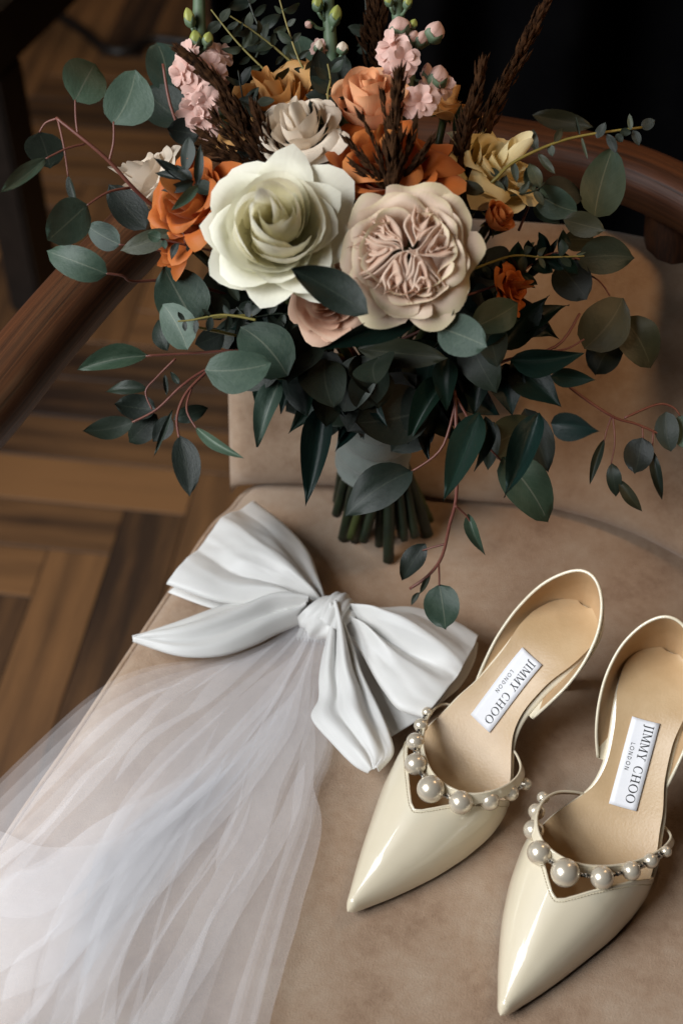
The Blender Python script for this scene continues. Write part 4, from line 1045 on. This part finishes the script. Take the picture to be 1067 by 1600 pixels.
twig([(700, 470), (790, 440), (850, 400), (880, 395)], .795, 8, .016, 12, 'ruscus', 'stem_red')
twig([(740, 420), (800, 400), (850, 402), (912, 400)], .79, 5, .009, 13, 'small_leaf', 'stem_yellow')
twig([(400, 500), (350, 492), (300, 500), (278, 502)], .765, 5, .008, 14, 'euc_dark', 'stem_yellow')
twig([(370, 480), (390, 495), (440, 490), (480, 500)], .79, 6, .014, 15, 'euc_dark', 'stem_dark')
twig([(720, 330), (770, 310), (830, 300), (850, 285)], .785, 6, .012, 16, 'small_leaf', 'stem_dark')


# dark filling leaves round the collar of the bouquet
def collar(seed, n_, name, mat, kinds, lo, hi, size, wr):
    q = random.Random(seed)
    for s_ in range(n_):
        an = lo + (hi - lo) * (s_ + q.random()) / n_
        dr = (RT * cos(an) + UP * sin(an) * .75 + FW * q.uniform(-.45, .35)).normalized()
        c0 = D(565, 400, .815); tipp = c0 + dr * q.uniform(.055, .085)
        stem = spline([KP, KP.lerp(tipp, .5) + FW * .01, tipp], 8)
        v, f, u = tube(stem, .0009, 5); root = obj(name, v, f, 'stem_dark', bq, u)
        for k in range(6):
            p = stem[3 + min(4, k * 4 // 5)]; d_ = (dr + Vector((q.uniform(-.9, .9), q.uniform(-.9, .9), q.uniform(-.9, .6)))).normalized()
            L = size * q.uniform(.7, 1.2)
            leaf(root, p, p + d_ * L, L * wr * q.uniform(.8, 1.2), q.choice(kinds), mat, q.uniform(-.8, .8))
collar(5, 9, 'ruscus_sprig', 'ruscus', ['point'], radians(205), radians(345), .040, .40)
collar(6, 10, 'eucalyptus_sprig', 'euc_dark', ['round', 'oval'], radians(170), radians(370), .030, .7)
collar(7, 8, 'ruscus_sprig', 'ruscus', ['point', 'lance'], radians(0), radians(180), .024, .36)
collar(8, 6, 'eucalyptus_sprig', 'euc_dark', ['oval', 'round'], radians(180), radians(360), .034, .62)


# ------------------------------------------------------------------ stock: stalks with pink blossoms and buds
def blossom(parent, c, ax, size, seed, mat='p_pink', n_=5):
    q = random.Random(seed); ax = ax.normalized(); ex = ax.orthogonal().normalized(); ey = ax.cross(ex); parts = []
    for lay_ in range(2):
        for k in range(n_ if lay_ == 0 else 3):
            ph = 2 * pi * k / (n_ if lay_ == 0 else 3) + q.uniform(-.2, .2) + lay_ * .5; lf = q.uniform(.25, .7) + lay_ * .7; p1 = q.uniform(0, 6); sc = q.uniform(.8, 1.1) * (1 - .35 * lay_)
            def fn(a, b):
                u_ = 2 * a - 1; w = .5 * (.15 + .85 * sin(pi * min(1, b * .62 + .02)) ** 1.1) * (1 if b < .9 else .93)
                x = u_ * w * .95; r = b * (1 - .12 * abs(u_) ** 3 + .05 * cos(u_ * 5 + p1))
                zz = lf * r ** 1.0 * .9 - .75 * r * r * .45 + .07 * sin(4 * u_ + p1) * b + .18 * x * x
                an = ph
                return c + ((ex * cos(an) + ey * sin(an)) * r * .92 + (-ex * sin(an) + ey * cos(an)) * x + ax * zz) * size * sc, (a, .35 + .6 * b)
            parts.append(grid(fn, 7, 6))
    v, f, u = join(parts); return obj('blossom', v, f, mat, parent, u)


def bud(parent, base, tip, w, mat='p_pink', sep=True):
    ax = (tip - base); L = ax.length; ax.normalize(); ex = ax.orthogonal().normalized(); ey = ax.cross(ex)
    def fn(a, b):
        r = w / 2 * (sin(pi * min(1, .06 + b * .92)) ** .7) * (1 + .10 * cos(4 * 2 * pi * a + 2 * b))
        return base + ax * L * b + (ex * cos(2 * pi * a + b) + ey * sin(2 * pi * a + b)) * r, (a, .3 + .6 * b)
    A = grid(fn, 20, 9, True); o = obj('bud', A[0], A[1], mat, parent, A[2])
    if sep:
        def fs(a, b):
            r = w / 2 * 1.06 * (sin(pi * min(1, .06 + b * .5)) ** .7) * (1 + .10 * cos(4 * 2 * pi * a + b))
            bb = b * (.42 + .16 * cos(8 * pi * a))
            return base + ax * L * (bb - .05) + (ex * cos(2 * pi * a) + ey * sin(2 * pi * a)) * r, (a, b)
        B = grid(fs, 24, 6, True); obj('sepals', B[0], B[1], 'stock_green', parent, B[2])
    return o


def stock(pts, dep, r, blossoms, buds, label):
    P = [D(p[0], p[1], dep + (p[2] if len(p) > 2 else 0)) for p in pts]; S_ = spline(P, 20)
    parts = [tube(S_, [r * (1.1 - .3 * i / 20) for i in range(20)], 9)]
    for (bx, by, tx, ty, w, m_) in buds:
        b0 = D(bx, by, dep - .006); near = min(S_, key=lambda s: (s - b0).length + max(0, (s - b0).dot(UP)) * 1.5)
        parts.append(tube(spline([near, near.lerp(b0, .6) - UP * .002, b0], 6), .0011, 6))
    for (x, y, s_, ax, ay, dd) in blossoms:
        b0 = D(x, y, dep + dd); near = min(S_, key=lambda s: (s - b0).length)
        parts.append(tube([near, b0], .0012, 6))
    v, f, u = join(parts); root = obj('stock_stalk', v, f, 'stock_green', bq, u); root['label'] = label
    for k, (bx, by, tx, ty, w, m_) in enumerate(buds): bud(root, D(bx, by, dep - .006), D(tx, ty, dep - .008), w * dep / FPX, m_)
    for k, (x, y, s_, ax, ay, dd) in enumerate(blossoms):
        blossom(root, D(x, y, dep + dd), RT * ax + UP * ay - FW * 1.0, s_ * dep / FPX, int(x * 7 + y))
    return root
stock([(400, 300, .03), (345, 160), (318, 95), (312, 40), (312, -20)], .80, .0042, [(292, 102, 27, -1.0, -.3, -.012), (283, 118, 24, -.9, -.7, -.016), (306, 140, 30, -.5, .3, -.016), (305, 172, 34, -.3, -.6, -.014), (330, 105, 30, .3, .2, -.008), (338, 118, 26, .7, .4, -.012), (345, 85, 26, .9, .6, .0), (297, 82, 24, -.7, .5, -.006), (322, 160, 28, .2, -.5, -.018), (318, 190, 30, -.2, -.9, -.012)],
      [(300, 42, 292, 12, 17, 'bud_green'), (308, 72, 304, 47, 19, 'bud_green'), (322, 72, 328, 50, 17, 'bud_green')], 'green stock stalk with shell pink blossoms at the left')
stock([(560, 300, .03), (525, 150), (518, 90), (514, 30), (512, -20)], .825, .0042, [(500, 75, 18, -.6, .2, 0)], [(497, 18, 495, -8, 17, 'bud_green'), (520, 40, 528, 8, 19, 'bud_green'), (496, 82, 500, 62, 15, 'p_cream'), (534, 85, 536, 65, 18, 'p_cream'), (486, 35, 478, 42, 12, 'p_pink')], 'green stock stalk with closed yellow green buds, at the middle')
stock([(640, 300, .03), (640, 150), (630, 80), (622, 30), (620, -20)], .80, .0042, [(612, 70, 33, -.7, .6, -.012), (630, 92, 30, .2, -.2, -.02), (622, 110, 26, -.4, -.9, -.016), (658, 158, 30, .1, -.2, -.018), (645, 162, 24, -.6, -.1, -.014), (690, 135, 26, .7, -.2, -.006), (606, 84, 24, -.8, -.2, -.008), (672, 130, 22, .0, .4, -.006)],
      [(626, 58, 622, 26, 34, 'p_pink'), (640, 70, 650, 48, 20, 'p_pink'), (652, 75, 664, 48, 20, 'p_pink'), (672, 66, 686, 34, 30, 'p_pink'), (680, 138, 688, 102, 32, 'p_pink'), (666, 125, 668, 98, 16, 'p_pink'), (642, 45, 649, 30, 13, 'bud_green'), (634, 14, 640, -8, 14, 'bud_green'), (610, 10, 604, -10, 14, 'bud_green')], 'green stock stalk with pink blossoms and buds above the orange rose')


# ------------------------------------------------------------------ feathery brown grass plumes
def plume(pts, dep, w, n_, seed, ln=.009, spread=.55, lab=None):
    q = random.Random(seed); P = spline([D(p[0], p[1], dep + (p[2] if len(p) > 2 else 0)) for p in pts], 50); parts = [tube(P, [.0008 * (1.2 - i / 60) for i in range(50)], 5)]
    for k in range(n_):
        t = q.random() ** .9; i = int((.0 + t) * 48); p = P[i]; tg = (P[i + 1] - P[i]).normalized(); env = sin(pi * min(1, .18 + t * .82)) ** .6
        nrm = (tg.orthogonal().normalized()); nrm = Matrix.Rotation(q.uniform(0, 6.3), 3, tg) @ nrm
        st_ = p + nrm * w * env * q.random() ** .6; d_ = (tg + nrm * q.uniform(.05, spread)).normalized(); L = ln * q.uniform(.6, 1.3); e = st_ + d_ * L
        sd_ = d_.cross(nrm).normalized() * L * .14; up_ = nrm * L * .10; m_ = st_.lerp(e, .4)
        parts.append(([st_, m_ + sd_, m_ + up_, m_ - sd_, m_ - up_, e], [(0, 1, 2), (0, 2, 3), (0, 3, 4), (0, 4, 1), (5, 2, 1), (5, 3, 2), (5, 4, 3), (5, 1, 4)], None))
    v, f, u = join(parts); o = obj('grass_plume', v, f, 'grass_brown', bq, u, False)
    if lab: o['label'] = lab
    return o
plume([(690, 330, .03), (735, 250), (770, 170), (800, 110), (835, 40), (852, 5)], .815, .0042, 330, 1, .010, .25, 'tall brown grass plume leaning out to the right')
plume([(660, 330, .02), (700, 260), (722, 215), (738, 170), (752, 105)], .79, .0042, 190, 2, .010, .35)
plume([(715, 300), (720, 270), (722, 230), (726, 190)], .785, .004, 150, 3, .010)
plume([(610, 300), (614, 250), (618, 190), (622, 122)], .742, .0042, 170, 4, .010, .35, 'dark grass plume standing in front of the orange rose')
for k, (tx, ty) in enumerate([(545, 225), (568, 190), (600, 160), (648, 200), (668, 228), (558, 262)]):
    plume([(608, 300, .004), ((608 + tx) / 2 + 4, (300 + ty) / 2), (tx, ty)], .746, .0012, 26, 30 + k, .009, .3)
plume([(430, 260, .01), (385, 195), (340, 130), (288, 82)], .775, .0032, 180, 5, .010, .35, 'brown grass plume crossing the pink blossoms at the left')
for k, (bx, by, tx, ty) in enumerate([(420, 265, 340, 190), (420, 270, 330, 235), (425, 265, 350, 165), (430, 262, 395, 165), (410, 275, 325, 215), (440, 255, 412, 190)]):
    plume([(bx, by, .006), ((bx + tx) / 2 - 3, (by + ty) / 2), (tx, ty)], .772, .0022, 45, 50 + k, .010, .4)
plume([(600, 120), (596, 80), (590, 40), (596, -10)], .85, .004, 160, 71, .011)
plume([(585, 140), (582, 90), (578, 50), (585, 0)], .855, .004, 140, 72, .011)


# ------------------------------------------------------------------ handle: ribbon and stem ends
hz_top = D(590, 640, .905); hz_bot = D(582, 722, .948)
axh = (hz_bot - hz_top); ah = axh.normalized(); hx_ = (RT - ah * RT.dot(ah)).normalized(); hy_ = ah.cross(hx_)
def wrap(a, b):
    w = 2 * pi * a; r = .0230 + .0014 * ((b * 3.6 + a) % 1.0) - .0012 * sin(pi * b) + .0006 * sin(b * 18 + 2 * sin(w)) + .0004 * sin(3 * w + b * 5)
    r += .0012 * ss(.96, 1, b) * 0
    return hz_top + axh * (b * 1.0 - .12 * (1 - b)) + (hx_ * cos(w) + hy_ * sin(w)) * r
v, f, u = grid(wrap, 48, 70, True); hnd = obj('ribbon_wrap', v, f, 'ribbon', bq, u); s = hnd.modifiers.new('s', 'SOLIDIFY'); s.thickness = .0012; s.offset = 1
def seam(a, b):
    w = 2 * pi * (.52 + .24 * b) ; q = (a - .5)
    return hz_top + axh * (.02 + .11 * q + .07 * sin(b * 3)) + (hx_ * cos(w) + hy_ * sin(w)) * (.0256 + .0004 * cos(q * 6))
v, f, u = grid(seam, 5, 16); o = obj('ribbon_fold', v, f, 'ribbon', hnd, u); s = o.modifiers.new('s', 'SOLIDIFY'); s.thickness = .0008; s.offset = 1
pin = D(524, 668, .9); bm = bmesh.new(); bmesh.ops.create_uvsphere(bm, u_segments=14, v_segments=10, radius=.0026); me = bpy.data.meshes.new('pin_head'); bm.to_mesh(me); bm.free(); me.materials.append(MATS['pearl'])
o = bpy.data.objects.new('pin_head', me); COL.objects.link(o); o.parent = hnd; o.location = hz_top + axh * .03 + (hx_ * cos(3.5) + hy_ * sin(3.5)) * .0258
qs = random.Random(2); tw = .55
spots = [(0, 0)] + [(.0105, 2 * pi * k / 6) for k in range(6)] + [(.0150, 2 * pi * k / 9 + .5) for k in range(9)] + [(.0205, 2 * pi * k / 16 + .2) for k in range(16)]
for k, (r, an) in enumerate(spots):
    p0 = hz_top + (hx_ * cos(an - tw) + hy_ * sin(an - tw)) * r * .8
    p1 = hz_bot + (hx_ * cos(an) + hy_ * sin(an)) * r
    rr = r * 1.55 * qs.uniform(.92, 1.08); an += qs.uniform(-.12, .12); p2 = BOT + Vector((cos(-an - tw) * rr * 1.05, sin(-an - tw) * rr * .95, 0)); p2 = BOT + (hx_ * cos(an + tw) + hy_ * sin(an + tw)) * rr; p2.z = 0
    p2.z = 0.0012 + (qs.uniform(0, .020) if k % 3 else 0)
    rad = qs.uniform(.0026, .0040)
    v, f, u = tube(spline([p0, p1, p1.lerp(p2, .5), p2], 10), rad, 9); obj('stem', v, f, 'stem_green' if k in (20, 26, 30) else 'stem_dark', bq, u)
